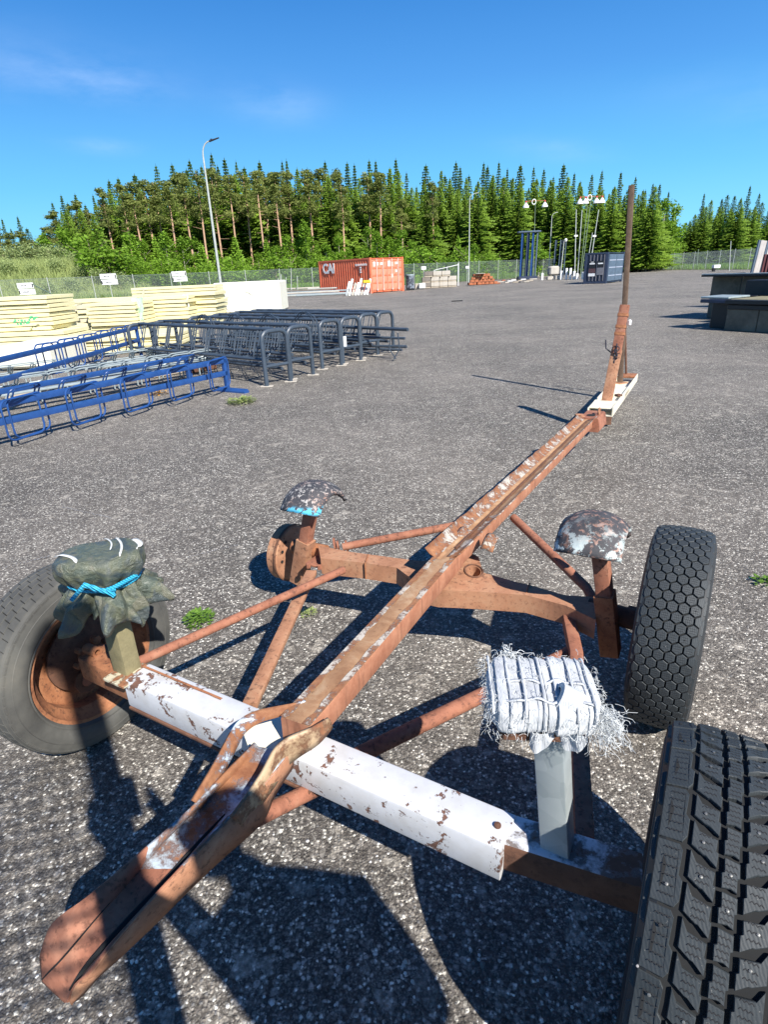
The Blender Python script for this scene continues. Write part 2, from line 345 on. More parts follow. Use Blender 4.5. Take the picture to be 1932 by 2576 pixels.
M['grass_ground'] = s.done(s.mix(.4, s.ramp(n, [(.3, (.045, .075, .02)), (.7, (.11, .13, .045))]), s.ramp(n2, [(.3, (.04, .07, .02)), (.7, (.13, .15, .06))])), .9)
def leafm(name, a, b, rv=.35):
    s = Mat(name); n = s.noise(.9, 4, .7); r = s.rand()
    c = s.ramp(n, [(.3, a), (.7, b)])
    c = s.mix(s.math('MULTIPLY', r, rv), c, tuple(x*1.5 for x in b)); geo = s.N.new('ShaderNodeNewGeometry')
    c = s.mix(s.ramp(geo.outputs['Random Per Island'], [(0, .0), (1, .5)]), c, tuple(x*.5 for x in a))
    s.done(c, .65, 0, None, .25)
    tr = s.N.new('ShaderNodeBsdfTranslucent'); s.L.new(c, tr.inputs[0]); ms = s.N.new('ShaderNodeMixShader'); ms.inputs[0].default_value = .35
    s.L.new(s.b.outputs[0], ms.inputs[1]); s.L.new(tr.outputs[0], ms.inputs[2]); s.L.new(ms.outputs[0], s.N['Material Output'].inputs[0]); return s.m
M['spruce'] = leafm('spruce_needles', (.11, .20, .022), (.235, .36, .038))
M['spruce_far'] = leafm('dark_spruce_needles', (.045, .105, .030), (.095, .18, .04))
M['pine'] = leafm('pine_needles', (.16, .215, .05), (.29, .32, .085))
M['birch'] = leafm('young_leaves', (.14, .27, .02), (.25, .42, .04))
M['willow'] = leafm('willow_leaves', (.26, .34, .12), (.44, .52, .22))
M['blade'] = leafm('grass_blades', (.28, .36, .11), (.48, .55, .22), .3)
M['weed'] = leafm('weed_leaves', (.10, .22, .03), (.22, .36, .06))
M['bark_pine'] = plain('pine_bark', (.50, .31, .20), .9, 0, .3, 3)
M['bark'] = plain('grey_bark', (.22, .17, .13), .9, 0, .4, 3)
M['bark_birch'] = plain('birch_bark', (.42, .38, .30), .8, 0, .4, 3)
M['blue'] = plain('blue_paint', (.017, .066, .225), .42, 0, .25, 12)
M['slate'] = plain('slate_paint', (.050, .068, .092), .45, 0, .22, 10)
M['galv_pale'] = plain('pale_zinc', (.36, .42, .43), .5, .3, .2, 9)
M['black'] = plain('black_paint', (.012, .013, .015), .5, 0, .3, 10)
M['foam_board'] = plain('insulation_board', (.76, .69, .40), .85, 0, .07, 4, .1)
M['foam_grey'] = plain('shaded_board', (.55, .50, .36), .85, 0, .15, 4, .1)  # yellow boards in grey light: their shade is put into this colour
M['foam_white'] = plain('white_film', (.82, .80, .66), .5, 0, .06, 3, .1)
M['green_spray'] = plain('green_spray', (.10, .48, .22), .8, 0, .3, 10)
M['film'] = plain('pale_green_film', (.45, .66, .48), .35, 0, .2, 6)
s = Mat('container_red'); n = s.noise(1.2, 7, .7); n2 = s.noise(14, 6, .7)
cc = s.ramp(n, [(.3, (.62, .105, .045)), (.7, (.80, .20, .09))]); cc = s.mix(s.ramp(n2, [(.62, 0.), (.70, .7)]), cc, (.16, .06, .035))
M['cred'] = s.done(cc, .6, 0, s.bump(n2, .2, .01))
s = Mat('container_door'); n = s.noise(1.5, 7, .7); n2 = s.noise(11, 7, .75)
cc = s.ramp(n, [(.3, (.52, .16, .09)), (.7, (.70, .34, .22))]); cc = s.mix(s.ramp(n2, [(.56, 0.), (.68, .8)]), cc, (.30, .10, .06))
M['cdoor'] = s.done(cc, .7)
M['cwhite'] = plain('white_lettering', (.80, .78, .75), .6)
M['rod'] = plain('lock_rod', (.62, .50, .44), .6, 0, .3, 20)
M['navy'] = plain('navy_steel', (.028, .04, .075), .5, 0, .25, 3)
M['grey_blue'] = plain('grey_blue_steel', (.085, .12, .165), .5, 0, .25, 3)
M['rib_pale'] = plain('pale_stripe', (.30, .34, .42), .6)  # pale grey-blue of the dark container's door ribs
M['maroon'] = plain('dull_red_poster', (.09, .045, .05), .7)
M['poster_grey'] = plain('grey_poster', (.16, .16, .18), .7)
M['white'] = plain('white_paint', (.78, .78, .76), .6, 0, .06)
M['ink'] = plain('black_print', (.03, .03, .03), .7)
M['yellow'] = plain('yellow_paint', (.85, .48, .03), .6)
M['pole'] = plain('pale_pole', (.46, .48, .44), .5, .2)
M['pole_green'] = plain('green_grey_pole', (.16, .22, .14), .6)
M['stone'] = plain('pale_stone', (.46, .42, .36), .85, 0, .18, 2)
M['stone_dark'] = plain('dark_stone', (.20, .175, .15), .85, 0, .25, 2)
M['brickrust'] = plain('red_steel_bundle', (.35, .115, .05), .8, 0, .35, 2)
M['wood'] = plain('weathered_timber', (.42, .36, .28), .85, 0, .25, 3)
M['lamp_dark'] = plain('lamp_housing', (.035, .035, .05), .5)
M['red'] = plain('red_cap', (.55, .05, .04), .5)
M['fence'] = plain('zinc_wire', (.26, .31, .30), .5, .3)
s = Mat('dirty_steel_wall'); n = s.noise(1.6, 7, .7); n2 = s.noise(9, 6, .7); hz = s.xyz(2)
cc = s.ramp(n, [(.3, (.06, .057, .045)), (.65, (.17, .155, .115))]); cc = s.mix(s.ramp(n2, [(.55, 0.), (.7, .6)]), cc, (.22, .19, .15))
M['dirty'] = s.done(cc, .8)
M['olive'] = plain('olive_edge', (.22, .20, .12), .8)
M['metal_edge'] = plain('pale_edge', (.36, .42, .42), .45, .3)
s = Mat('sheet_steel'); n = s.noise(2, 6); cc = s.ramp(n, [(.3, (.36, .33, .31)), (.7, (.60, .56, .53))]); M['sheet'] = s.done(cc, .6, .2)
M['sheet_dark'] = plain('rust_brown_sheet', (.10, .025, .03), .7)
M['skin'] = plain('skin', (.55, .33, .24), .6); M['jacket'] = plain('jacket', (.08, .1, .16), .9); M['trouser'] = plain('trousers', (.05, .06, .09), .9)
M['hair'] = plain('hair', (.1, .06, .03), .8); M['phone'] = plain('phone_shell', (.02, .02, .02), .3)
M['chalk'] = plain('chalk', (.30, .29, .29), .9)
M['leaf_dry'] = plain('dry_leaf', (.52, .30, .08), .8)

# ------------------------------------------------------------------ ground
U = Vector((math.sin(R_(30)), math.cos(R_(30)), 0)); V = Vector((U.y, -U.x, 0))      # trailer: along it, across it
ASP = [(-400, 49), (-100, 50), (0, 52), (430, 56), (785, 60), (1100, 66), (1300, 75), (1480, 92), (1600, 104), (1720, 88), (1932, 72), (2300, 60)]
FL = [PD(x, D) for x, D in ASP]                              # the fence line
mb = MB()
n = 48; rr = [0, .8, 1.6, 3, 5, 8, 14, 25, 45, 80, 130, 200]
vs = []; fs = []
mb.v = [(0, 0, -.02)]
for r in rr[1:]:
    for k in range(n): mb.v.append((r*7*math.cos(2*math.pi*k/n), r*7*math.sin(2*math.pi*k/n), -.02))
for k in range(n): mb.f.append((0, 1+k, 1+(k+1) % n))
for i in range(len(rr)-2):
    for k in range(n): mb.f.append((1+i*n+k, 1+(i+1)*n+k, 1+(i+1)*n+(k+1) % n, 1+i*n+(k+1) % n))
mb.mi = [0]*len(mb.f)
struct(obj('ground', mb, M['grass_ground'], smooth=0, fixn=False))
ring = [(p.x, p.y) for p in FL] + [(60, 10), (60, -40), (-90, -40), (-90, 20)]
flat = [Vector((x, y, 0)) for x, y in ring]
me = bpy.data.meshes.new('yard_asphalt'); me.from_pydata([(p.x, p.y, 0.0) for p in flat], [], [tuple(t) for t in tessellate_polygon([flat])])
bm = bmesh.new(); bm.from_mesh(me)
for f in bm.faces:
    if f.normal.z < 0: f.normal_flip()
bm.to_mesh(me); bm.free(); me.materials.append(M['asphalt']); yard = struct(link('yard_asphalt', me))

# loose grit lying on the asphalt near the trailer
mb = MB(); rg = random.Random(3)
for i in range(5200):
    r = .5 + 5.2*rg.random()**1.5; a = R_(rg.uniform(-62, 58)); x, y = r*math.sin(a), r*math.cos(a)
    q = rg.choice((.0022, .003, .0035, .0045)) * (1.7 if rg.random() < .03 else 1)
    t = rg.random()*6.28; vs = []
    for k in range(5): vs.append((x+q*math.cos(t+k*1.257)*rg.uniform(.7, 1.3), y+q*math.sin(t+k*1.257)*rg.uniform(.7, 1.3), .0002))
    vs.append((x+q*.2, y, q*rg.uniform(.5, .9)))
    mb.add(vs, [(k, (k+1) % 5, 5) for k in range(5)], rg.choice((0, 0, 0, 1, 2)))
mb2 = mb
o = stuff(obj('loose_grit', mb, [plain('grit_grey', (.15, .145, .14), .9), plain('grit_pale', (.42, .40, .37), .8), plain('grit_white', (.60, .58, .55), .7)], smooth=0, fixn=False)); tag(o, 'loose pale grit scattered on the asphalt round the trailer', 'grit')

# faint pale scuffs on the asphalt: thin worn chalk lines
for i, (a, b) in enumerate((((155, 1275), (280, 1303)), ((0, 1430), (225, 1372)), ((225, 1372), (385, 1335)), ((470, 1402), (600, 1370)))):
    A, B = P(*a, .004), P(*b, .004); mb = MB(); d = (B-A).normalized(); pn = Vector((-d.y, d.x, 0)); rg = random.Random(i); k = 26; vs = []
    fs = []
    for j in range(k):
        c = A.lerp(B, (j+.5)/k); ln = (B-A).length/k*rg.uniform(.15, .45); wd = rg.uniform(.002, .006); c = c + pn*rg.uniform(-.006, .006)
        b0 = len(vs); vs += [c-d*ln-pn*wd, c+d*ln*rg.uniform(.6, 1)-pn*wd*.5, c+d*ln+pn*wd, c-d*ln*.7+pn*wd*.8]; fs.append((b0, b0+1, b0+2, b0+3))
    mb.add(vs, fs); o = struct(obj('chalk_line', mb, M['chalk'], smooth=0, fixn=False))

# ------------------------------------------------------------------ the boat trailer
TO = Vector((-.24, 1.11, 0))
T = thing('boat_trailer', TO, 'old rusty and white four wheel boat trailer with padded posts and a keel channel', 'trailer')
def tp(name, mb, mats, parent=T, **k): return obj(name, mb, mats, parent, **k)
# main spine
S0, S1, S2 = P(808, 1770, .435), P(1140, 1400, .405), P(1482, 1062, .30)
S0 = S0 - (S1-S0).normalized()*.105 - Vector((0, 0, .006))
mb = MB(); mb.beam(S0, S1, .078, .068, .006); o = tp('main_beam', mb, [M['spine_top'], M['spine_side']])
def side_mats(o, thr=.5):                     # the vertical faces have the streaked material
    for p in o.data.polygons: p.material_index = 0 if abs(p.normal.z) > thr else 1
side_mats(o)
if len(o.data.materials) < 2: o.data.materials.append(M['spine_side'])
mb = MB(); mb.beam(S1, S2, .070, .062, .005); o = tp('front_beam', mb, [M['spine_top'], M['spine_side']]); side_mats(o)
# chipped white edges left along both sides of the spine top
def strip(a, b, wa, off, z=.0015, th=.003, jag=.3, seed=0, up=.0):
    rg = random.Random(seed); mb = MB(); d = (b-a); n = max(4, int(d.length/.02)); dn = d.normalized(); x = dn.cross(Vector((0, 0, 1))).normalized(); y = x.cross(dn)
    vs = []
    for i in range(n+1):
        c = a + d*(i/n) + x*off + y*z; e = wa*(1+rg.uniform(-jag, jag)*1.5)
        sg = 1 if off < 0 else -1
        vs += [c, c+x*sg*e+y*up, c+y*th, c+x*sg*e+y*(th+up)]
    fs = []
    for i in range(n):
        q = i*4; fs += [(q+2, q+3, q+7, q+6), (q+3, q+1, q+5, q+7), (q, q+2, q+6, q+4)]
    mb.add(vs, fs); return mb
top = Vector((0, 0, .034))
for off, sd_ in ((-.039, 1), (.039, 2)):
    mb = strip(S0+top, S1+top, .017, off, seed=sd_, th=.0012, jag=.12); tp('edge_plate', mb, M['spine_edge'])
# two angle rails on the upper half, flaring outwards
def loft(rows, closed=False, mi=0):
    mb = MB(); m_ = len(rows[0]); mb.v = [tuple(p) for r in rows for p in r]
    for i in range(len(rows)-1):
        for k in range(m_ if closed else m_-1):
            mb.f.append((i*m_+k, i*m_+(k+1) % m_, (i+1)*m_+(k+1) % m_, (i+1)*m_+k))
    mb.mi = [mi]*len(mb.f); return mb
def solid(o, th, off=-1):
    md = o.modifiers.new('thickness', 'SOLIDIFY'); md.thickness = th; md.offset = off; return o
def rail(sgn, seed, mt, a=.0, b=1.0):
    rg = random.Random(seed); d = (S2-S1).normalized(); x = d.cross(Vector((0, 0, 1))).normalized(); y = x.cross(d); rows = []
    for i in range(41):
        t = a + (b-a)*i/40; c = S1.lerp(S2, t) + y*.034
        j = rg.uniform(-.002, .002)
        rows.append([c+x*sgn*.006, c+x*sgn*.022, c+x*sgn*.046+y*.012, c+x*sgn*(.064+j)+y*(.030+j), ])
    return loft(rows)
o = tp('angle_rail', rail(-1, 5, 0, -.04, .985), [M['spine_edge'], M['spine_top']]); solid(o, .004)
for i, p in enumerate(o.data.polygons): p.material_index = 1 if i % 3 == 0 else 0
o = tp('angle_rail', rail(1, 6, 0, -.03, .97), [M['spine_edge'], M['spine_top']]); solid(o, .004)
for i, p in enumerate(o.data.polygons): p.material_index = 1 if i % 3 < 2 and (i//3) > 6 else 0
# centre seam bar between the rails
mb = MB(); x = (S2-S1).normalized().cross(Vector((0, 0, 1))).normalized(); mb.beam(S1.lerp(S2, .0)+Vector((0, 0, .037))+x*.010, S1.lerp(S2, .95)+Vector((0, 0, .037))+x*.010, .008, .007, .001); tp('seam_bar', mb, M['rust_dark'])
# curled torn rail ends
for (px, py, sg) in ((1152, 1345, -1), (1222, 1362, 1)):
    c = P(px, py, .45); rows = []
    d = (S2-S1).normalized(); x = d.cross(Vector((0, 0, 1))).normalized()
    for i in range(7):
        a = i/6; rows.append([c + d*(.075-a*.075) + x*(k*.012-.02) + Vector((0, 0, .006*math.sin(k*1.3)-a*a*.034)) for k in range(5)])
    o = tp('torn_rail_end', loft(rows), M['spine_edge']); solid(o, .003)
# joint at the far end
J = P(1490, 1055, .30); d = (S2-S1).normalized(); x = d.cross(Vector((0, 0, 1))).normalized()
mb = MB(); mb.ext(J-d*.16-Vector((0, 0, .06)), J+d*.14-Vector((0, 0, .06)), [(-.075, 0), (.075, 0), (.085, .012), (.07, .09), (.06, .10), (-.06, .10), (-.07, .09), (-.085, .012)]); tp('joint_sleeve', mb, M['rust_primer'])
rg = random.Random(8)
for k in range(6):
    mb = MB(); c = J - d*(.16-.012*k) + x*rg.uniform(-.08, -.05) + Vector((0, 0, .045+rg.uniform(-.01, .015))); mb.box(c, .04, .03, .012, k*.7, bev=.004); tp('rust_flake', mb, M['rust_tan'])
mb = MB(); c = J + x*.045 + d*.0+Vector((0, 0, .062)); mb.tube([c+Vector((0, .0, .0))+(d*math.cos(t)+Vector((0, 0, 1))*math.sin(t))*.024 for t in [i*math.pi/5 for i in range(10)]], .007, 8, closed=True); tp('eye_bolt', mb, M['rust_tan'])
mb = MB(); mb.lathe([(.0, .0), (.03, 0), (.03, .003), (0, .003)], J-d*.06+Vector((0, 0, .0415)), n=16); tp('recess_shade', mb, M['groove'])  # flat near-black disc: the shade of a hole as colour, nothing sunk
# cream far end channel
C0, C1, C2 = P(1492, 1040, .24), P(1536, 1040, .24), None
E0, E1 = P(1511, 1036, .24), P(1580, 950, .20)
d = (E1-E0).normalized(); x = d.cross(Vector((0, 0, 1))).normalized()
mb = MB()
mb.ext(E0-d*.02, E1, [(-.10, -.03), (.10, -.03), (.10, .045), (.092, .045), (.092, -.022), (-.092, -.022), (-.092, .03), (-.10, .03)]); tp('end_channel', mb, M['cream'])
mb = MB(); mb.box(E0+d*.16+Vector((0, 0, .032)), .19, .30, .012, math.atan2(d.y, d.x)-math.pi/2, bev=.003); tp('end_cover_plate', mb, M['cream'])
mb = MB(); mb.box(E0+d*.95+x*.02+Vector((0, 0, .0)), .16, .36, .05, math.atan2(d.y, d.x)-math.pi/2, bev=.006); tp('end_block', mb, M['cream'])
mb = MB(); mb.box(E1-d*.05+Vector((0, 0, .03)), .18, .20, .02, math.atan2(d.y, d.x)-math.pi/2, bev=.004); tp('tail_plate', mb, M['rust'])
mb = MB(); mb.box(E0+d*.52+x*.07+Vector((0, 0, .05)), .05, .05, .02, .3, bev=.004); tp('rusty_bracket', mb, M['rust_dark'])
# far support leg under the channel
mb = MB(); mb.box(E0+d*.5+Vector((0, 0, -.12)), .06, .06, .185, 0, bev=.004); tp('jack_foot', mb, M['rust_dark'])
# raking winch post: its foot on the cream plate
W0 = P(1527, 1008, .27)
def vert(base, px, py):                       # top of a near-vertical member: same distance out, seen at px, py
    d_ = FW + RT*(px-966)/F - UP*(py-1288)/F; t = math.hypot(base.x, base.y)/math.hypot(d_.x, d_.y); return Vector((0, 0, H)) + d_*t
W1 = vert(W0*1.02, 1553, 880); W2 = vert(W0*1.035, 1573, 768)
mb = MB(); mb.beam(W0, W1, .085, .05, .004, up=d); tp('winch_post', mb, M['rust_tan'])
mb = MB(); mb.beam(W1-(W1-W0).normalized()*.03, W2, .075, .062, .004, up=d); tp('post_sleeve', mb, M['rust_primer'])
for t in (.36, .52, .78):
    mb = MB(); c = W1.lerp(W2, t); e = (W2-W1).normalized(); mb.beam(c-e*.012, c+e*.012, .084, .070, .003, up=d); tp('clamp_band', mb, M['rust'])
xx = -(W2-W1).normalized().cross(d).normalized()
c = W1.lerp(W2, .02)
mb = MB(); mb.tube([c+xx*.02, c-xx*.05+Vector((0, 0, -.03)), c-xx*.09+Vector((0, 0, .0)), c-xx*.10+Vector((0, 0, .07))], .006, 8); tp('bow_hook', mb, M['lamp_dark'])
for k in range(7):
    mb = MB(); q = c+Vector((0, 0, .03-.022*k))-d*.045+xx*.012*math.sin(k*2); mb.tube([q+(Vector((0, 0, 1))*math.cos(t)*.017+(xx if k % 2 else d)*math.sin(t)*.011) for t in [i*math.pi/4 for i in range(8)]], .0045, 6, closed=True); tp('chain_link', mb, M['lamp_dark'])
mb = MB(); mb.box(W1.lerp(W2, .62)+xx*.06, .025, .03, .05, .3, bev=.008); tp('white_cleat', mb, M['white'])
# mast and its stays
MA = P(1561, 962, .19); MT = vert(MA*1.0, 1590, 466)
mb = MB(); mb.beam(MA, MT, .050, .050, .006, up=d); tp('mast', mb, rusty('mast_brown', (.05, .03, .02), (.125, .08, .052), (.18, .125, .085)))
mb = MB(); mb.tube([P(1576, 945, .22), vert(MA*1.03, 1573, 800)], .012, 8); tp('mast_stay', mb, M['rust_dark'])
mb = MB(); mb.box(MA+Vector((0, 0, -.005)), .12, .12, .014, .4, bev=.003); tp('mast_foot_plate', mb, M['rust_tan'])

# near axle: white box beam, rusty inner beam at both ends
AL, AR = P(352, 1722, .335), P(1278, 2132, .335)
AR0 = P(1610, 2222, .33); AL0 = P(232, 1665, .325)
dz = Vector((0, 0, 0))
mb = MB(); mb.beam(AL, AR, .090, .086, .007); o = tp('axle_box', mb, M['white_chip'])
dA = (AR-AL).normalized(); xA = dA.cross(Vector((0, 0, 1))).normalized()
mb = MB(); mb.beam(AR-dA*.1, AR0, .075, .072, .007); o = tp('axle_end', mb, [M['dirty_white'], M['rust_dark']], label='dirty inner end of the axle by the near tyre'); side_mats(o)
mb = MB(); mb.beam(AL+dA*.1, AL0, .078, .076, .008); tp('axle_end', mb, M['rust'], label='rusty sleeve end of the axle')
mb = MB(); mb.lathe([(0, .0), (.007, 0), (.007, .004), (.0, .006)], P(1252, 2078, .379), n=12); tp('bolt', mb, M['rust_dark'])
mb = strip(AL+Vector((0, 0, .0445)), AL.lerp(AR, .28)+Vector((0, 0, .0445)), .006, -.026, th=.002, jag=.1); tp('weld_seam', mb, M['rust'])
# undercarriage plate below the box: dark lower flange
mb = MB(); mb.beam(AL+dA*.0+Vector((0, 0, -.0465))+xA*.004, AR.lerp(AL, .42)+Vector((0, 0, -.0465))+xA*.004, .088, .009, .002); tp('lower_flange', mb, M['rust_dark'])

# keel channel, curled down at its tip; rows across: left lip, left fold, right fold, right lip
def nz(a, i, k): return noise.noise(Vector((a, i*.7, k)))*.004
st = [((640, 1868, .430), (652, 1880, .415), (718, 1890, .415), (735, 1885, .43)),
      ((560, 1950, .425), (575, 1960, .400), (660, 1965, .400), (672, 1960, .43)),
      ((494, 2021, .420), (500, 2030, .385), (588, 2034, .385), (600, 2034, .425)),
      ((430, 2080, .415), (420, 2110, .375), (505, 2122, .375), (520, 2120, .415)),
      ((350, 2147, .405), (330, 2212, .365), (430, 2210, .365), (440, 2200, .405)),
      ((275, 2210, .395), (250, 2306, .350), (345, 2302, .350), (352, 2295, .395)),
      ((201, 2268, .380), (185, 2384, .335), (265, 2388, .335), (275, 2385, .375)),
      ((150, 2305, .365), (150, 2424, .320), (215, 2445, .318), (228, 2447, .345)),
      ((122, 2340, .345), (127, 2447, .300), (184, 2488, .298), (188, 2480, .318)),
      ((100, 2405, .310), (108, 2468, .275), (165, 2520, .272), (174, 2520, .280))]
rows = []
for q in st:
    p0, p1, p2, p3 = [P(*a) for a in q]
    rows.append([p0, p0.lerp(p1, .5)+Vector((0, 0, -.003)), p1, p1.lerp(p2, .5)+Vector((0, 0, -.001)), p2, p2.lerp(p3, .5), p3])
def refine(rows, k=3):                         # smooth in-between sections
    out_ = []
    n = len(rows)
    for i in range(n-1):
        for j in range(k):
            t = j/k; r = []
            for c in range(len(rows[0])):
                a, b, e, f = rows[max(i-1, 0)][c], rows[i][c], rows[i+1][c], rows[min(i+2, n-1)][c]
                r.append(.5*((2*b)+(e-a)*t+(2*a-5*b+4*e-f)*t*t+(3*b-a-3*e+f)*t**3))
            out_.append(r)
    return out_+[rows[-1]]
rr_ = refine(rows, 4)
o = tp('keel_channel', loft(rr_), [M['rust_primer'], chipped('channel_paint', (.42, .50, .56), UR, .50, 8, .03, (.3, .26, .22), 70)], smooth=50); solid(o, .006, 0)
nc = len(rr_[0])-1
for i, p in enumerate(o.data.polygons): p.material_index = 1 if i//nc < 15 else 0
mb = MB(); mb.tube([r[2]+Vector((0, 0, .005)) for r in rr_[12:]], .0018, 5); tp('fold_seam', mb, M['groove'])
mb = MB(); mb.tube([r[4]+Vector((0, 0, .006))-V*.002 for r in rr_[9:-3]], .005, 6, rs=[.0015+.0048*math.sin(math.pi*i/(len(rr_[9:-3])-1)) for i in range(len(rr_[9:-3]))]); tp('gap_shade', mb, M['groove'])  # solid near-black tube painted as the shade of an open slot
# outer side of the channel on the right: a second strip from lip down
rows = []
lowr = [(735, 1932, .37), (690, 2000, .36), (657, 2070, .35), (560, 2158, .335), (470, 2243, .325), (385, 2328, .31), (300, 2408, .295), (248, 2455, .285), (208, 2500, .27), (176, 2526, .262)]
for q, lr in zip(st, lowr):
    a, b = P(*q[3]), P(*lr); rows.append([a, a.lerp(b, .5)+V*.004, b])
o = tp('channel_side', loft(refine(rows, 4)), M['rust_tan'], smooth=50); solid(o, .004, 0)
# bent wing plates either side of the crossing
def wing(a, b, name, mt, z0, dz_):
    rows = []
    for p, q in zip(a, b): A, B = P(*p), P(*q); rows.append([A, A.lerp(B, .35)+Vector((0, 0, .003)), A.lerp(B, .7), B])
    o = tp(name, loft(refine(rows, 5)), mt, smooth=50); return solid(o, .007, 0)
wing([(769, 1763, .465), (700, 1776, .475), (640, 1790, .475), (600, 1812, .475), (577, 1845, .47), (535, 1925, .455), (482, 2014, .43)],
     [(775, 1775, .445), (712, 1800, .455), (655, 1818, .455), (618, 1842, .45), (598, 1872, .44), (560, 1945, .42), (503, 2034, .395)], 'wing_plate', chipped('wing_paint', (.46, .55, .64), UR, .46, 14, .02, (.4, .32, .25), 60), 0, 0)
wing([(826, 1806, .465), (780, 1832, .475), (724, 1856, .475), (690, 1885, .47), (660, 1940, .455), (620, 2000, .44), (579, 2056, .425)],
     [(835, 1830, .43), (800, 1870, .42), (752, 1902, .41), (718, 1930, .40), (690, 1975, .395), (650, 2030, .39), (607, 2078, .385)], 'wing_plate', M['tan_chip'], 0, 0)
# saddle plate where spine, channel and axle meet
mb = MB(); c = P(690, 1862, .385); mb.poly([(p.x, p.y) for p in (P(610, 1840, .39), P(700, 1790, .39), P(800, 1830, .39), P(745, 1900, .39), P(640, 1925, .39))], .382, .392); tp('crossing_plate', mb, M['cream'])

# rear axle: bent plate with two ring holes, plus box arms
zt, zb = .345, .275
bk = [(800, 1372), (880, 1388), (962, 1399), (1052, 1411), (1110, 1408), (1160, 1380), (1204, 1400), (1215, 1440), (1300, 1464), (1336, 1472), (1420, 1497), (1500, 1502)]
fr = [(1500, 1560), (1426, 1524), (1325, 1497), (1213, 1489), (1155, 1486), (1102, 1484), (1075, 1478), (1048, 1465), (998, 1428), (918, 1416), (806, 1404)]
def xy(a, z): p = P(*a, z); return (p.x, p.y)
hol = []
for cx, cy in ((1088, 1432), (1192, 1437)):
    c = P(cx, cy, zt); hol.append([(c.x+.026*math.cos(t), c.y+.040*math.sin(t)) for t in [i*math.pi/8 for i in range(16)]])
outl = [xy(a, zt) for a in bk+fr]
mb = MB(); mb.poly(outl, zb, zt, hol); o = tp('rear_axle', mb, M['rust_tan'])
for p in o.data.polygons:
    pass
for h_ in hol:
    cx = sum(p[0] for p in h_)/16; cy = sum(p[1] for p in h_)/16
    mb = MB(); mb.tube([(cx+(a-cx)*1.28, cy+(b-cy)*1.25, zt+.001) for a, b in h_], .0035, 6, closed=True); tp('ring_weld', mb, M['rust_dark'])
for px, py in ((918, 1418), (1325, 1490)):
    mb = MB(); a = P(px, py, zt); b = P(px+3, py+36, zb); e = P(px+8, py-22, zt); mb.tube([e+Vector((0, 0, .001)), a+Vector((0, -.002, .001)), a+Vector((0, -.003, -.065))], .003, 6); tp('weld_seam', mb, M['rust'])
mb = MB(); mb.tube([P(1480, 1528, .315), P(1600, 1560, .31)], .034, 16); tp('stub_axle', mb, M['rust_dark'])
mb = MB(); mb.tube([P(820, 1390, .30), P(740, 1375, .30)], .032, 16); tp('stub_axle', mb, M['rust'])
# seam between the two halves of the rear hub (drum, flange)
DC = P(737, 1396, .215); axv = (P(1480, 1528, .3)-P(820, 1390, .3)); axv.z = 0; axv.normalize()
mb = MB(); mb.lathe([(0, -.035), (.115, -.035), (.125, -.028), (.125, .018), (.118, .024), (.08, .026), (.05, .032), (0, .034)], DC-axv*.02+Vector((0, 0, .012)), axv, 40); hub = tp('brake_drum', mb, M['rust_tan'])
mb = MB(); mb.lathe([(.127, .010), (.131, .012), (.131, .020), (.127, .022)], DC-axv*.02+Vector((0, 0, .012)), axv, 40, closed=True); tp('drum_rim', mb, M['rust_dark'], parent=hub)
for k in range(3):
    a = .6+k*.5; mb = MB(); up_ = Vector((0, 0, 1)); side = axv.cross(up_)
    mb.lathe([(0, .026), (.007, .026), (.007, .03), (0, .03)], DC-axv*.02+Vector((0, 0, .012))+up_*.09*math.cos(a)+side*.09*math.sin(a), axv, 8); tp('bolt', mb, M['groove'], parent=hub)
mb = MB(); mb.box(P(800, 1410, .30), .06, .10, .012, R_(-30), bev=.003); tp('spring_plate', mb, M['rust_primer'])
for dx, dy in ((-18, -10), (14, -4), (-16, 26), (12, 30)):
    mb = MB(); mb.lathe([(0, 0), (.009, 0), (.009, .018), (0, .02)], P(792+dx, 1402+dy, .30), n=6); tp('bolt', mb, M['rust_primer'])

# braces
def br(name, pts, r, mt, sq=None, n=12):
    mb = MB()
    if sq:
        for a, b in zip(pts[:-1], pts[1:]): mb.beam(a, b, sq[0], sq[1], .003)
    else: mb.tube(pts, r, n)
    return tp(name, mb, mt)
br('brace_tube', [P(340, 1668, .375), P(864, 1434, .36)], .0145, M['rust_primer'])
br('brace_bar', [P(628, 1775, .30), P(783, 1440, .30)], 0, M['rust_tan'], (.042, .02))
br('brace_tube', [P(862, 1376, .335), P(1165, 1318, .40)], .0165, M['rust_primer'])
for px, py, h_ in ((842, 1370, .03), (872, 1374, .026), (850, 1372, .02)):
    mb = MB(); a = P(px, py, .33); mb.lathe([(0, -.004), (h_, -.004), (h_, .004), (0, .004)], a, (P(1165, 1318, .40)-P(862, 1376, .335)), 12); tp('tube_collar', mb, M['rust_primer'])
br('brace_tube', [P(1292, 1302, .40), P(1476, 1478, .335), P(1500, 1520, .30)], .017, M['rust_primer'])
br('brace_tube', [P(592, 2084, .335), P(840, 1960, .25)], .019, M['rust_primer'])
br('brace_tube', [P(850, 1925, .262), P(1215, 1748, .262), P(1440, 1640, .262)], .021, M['rust_primer'])
br('brace_bar', [P(1428, 1545, .29), P(1450, 1650, .29), P(1470, 2120, .30)], 0, M['rust_primer'], (.038, .038))

# posts with pads
def post(a, b, wd, ht, mt, up=U, name='support_post'):
    mb = MB(); mb.beam(a, b, wd, ht, .003, up=up); return tp(name, mb, mt)
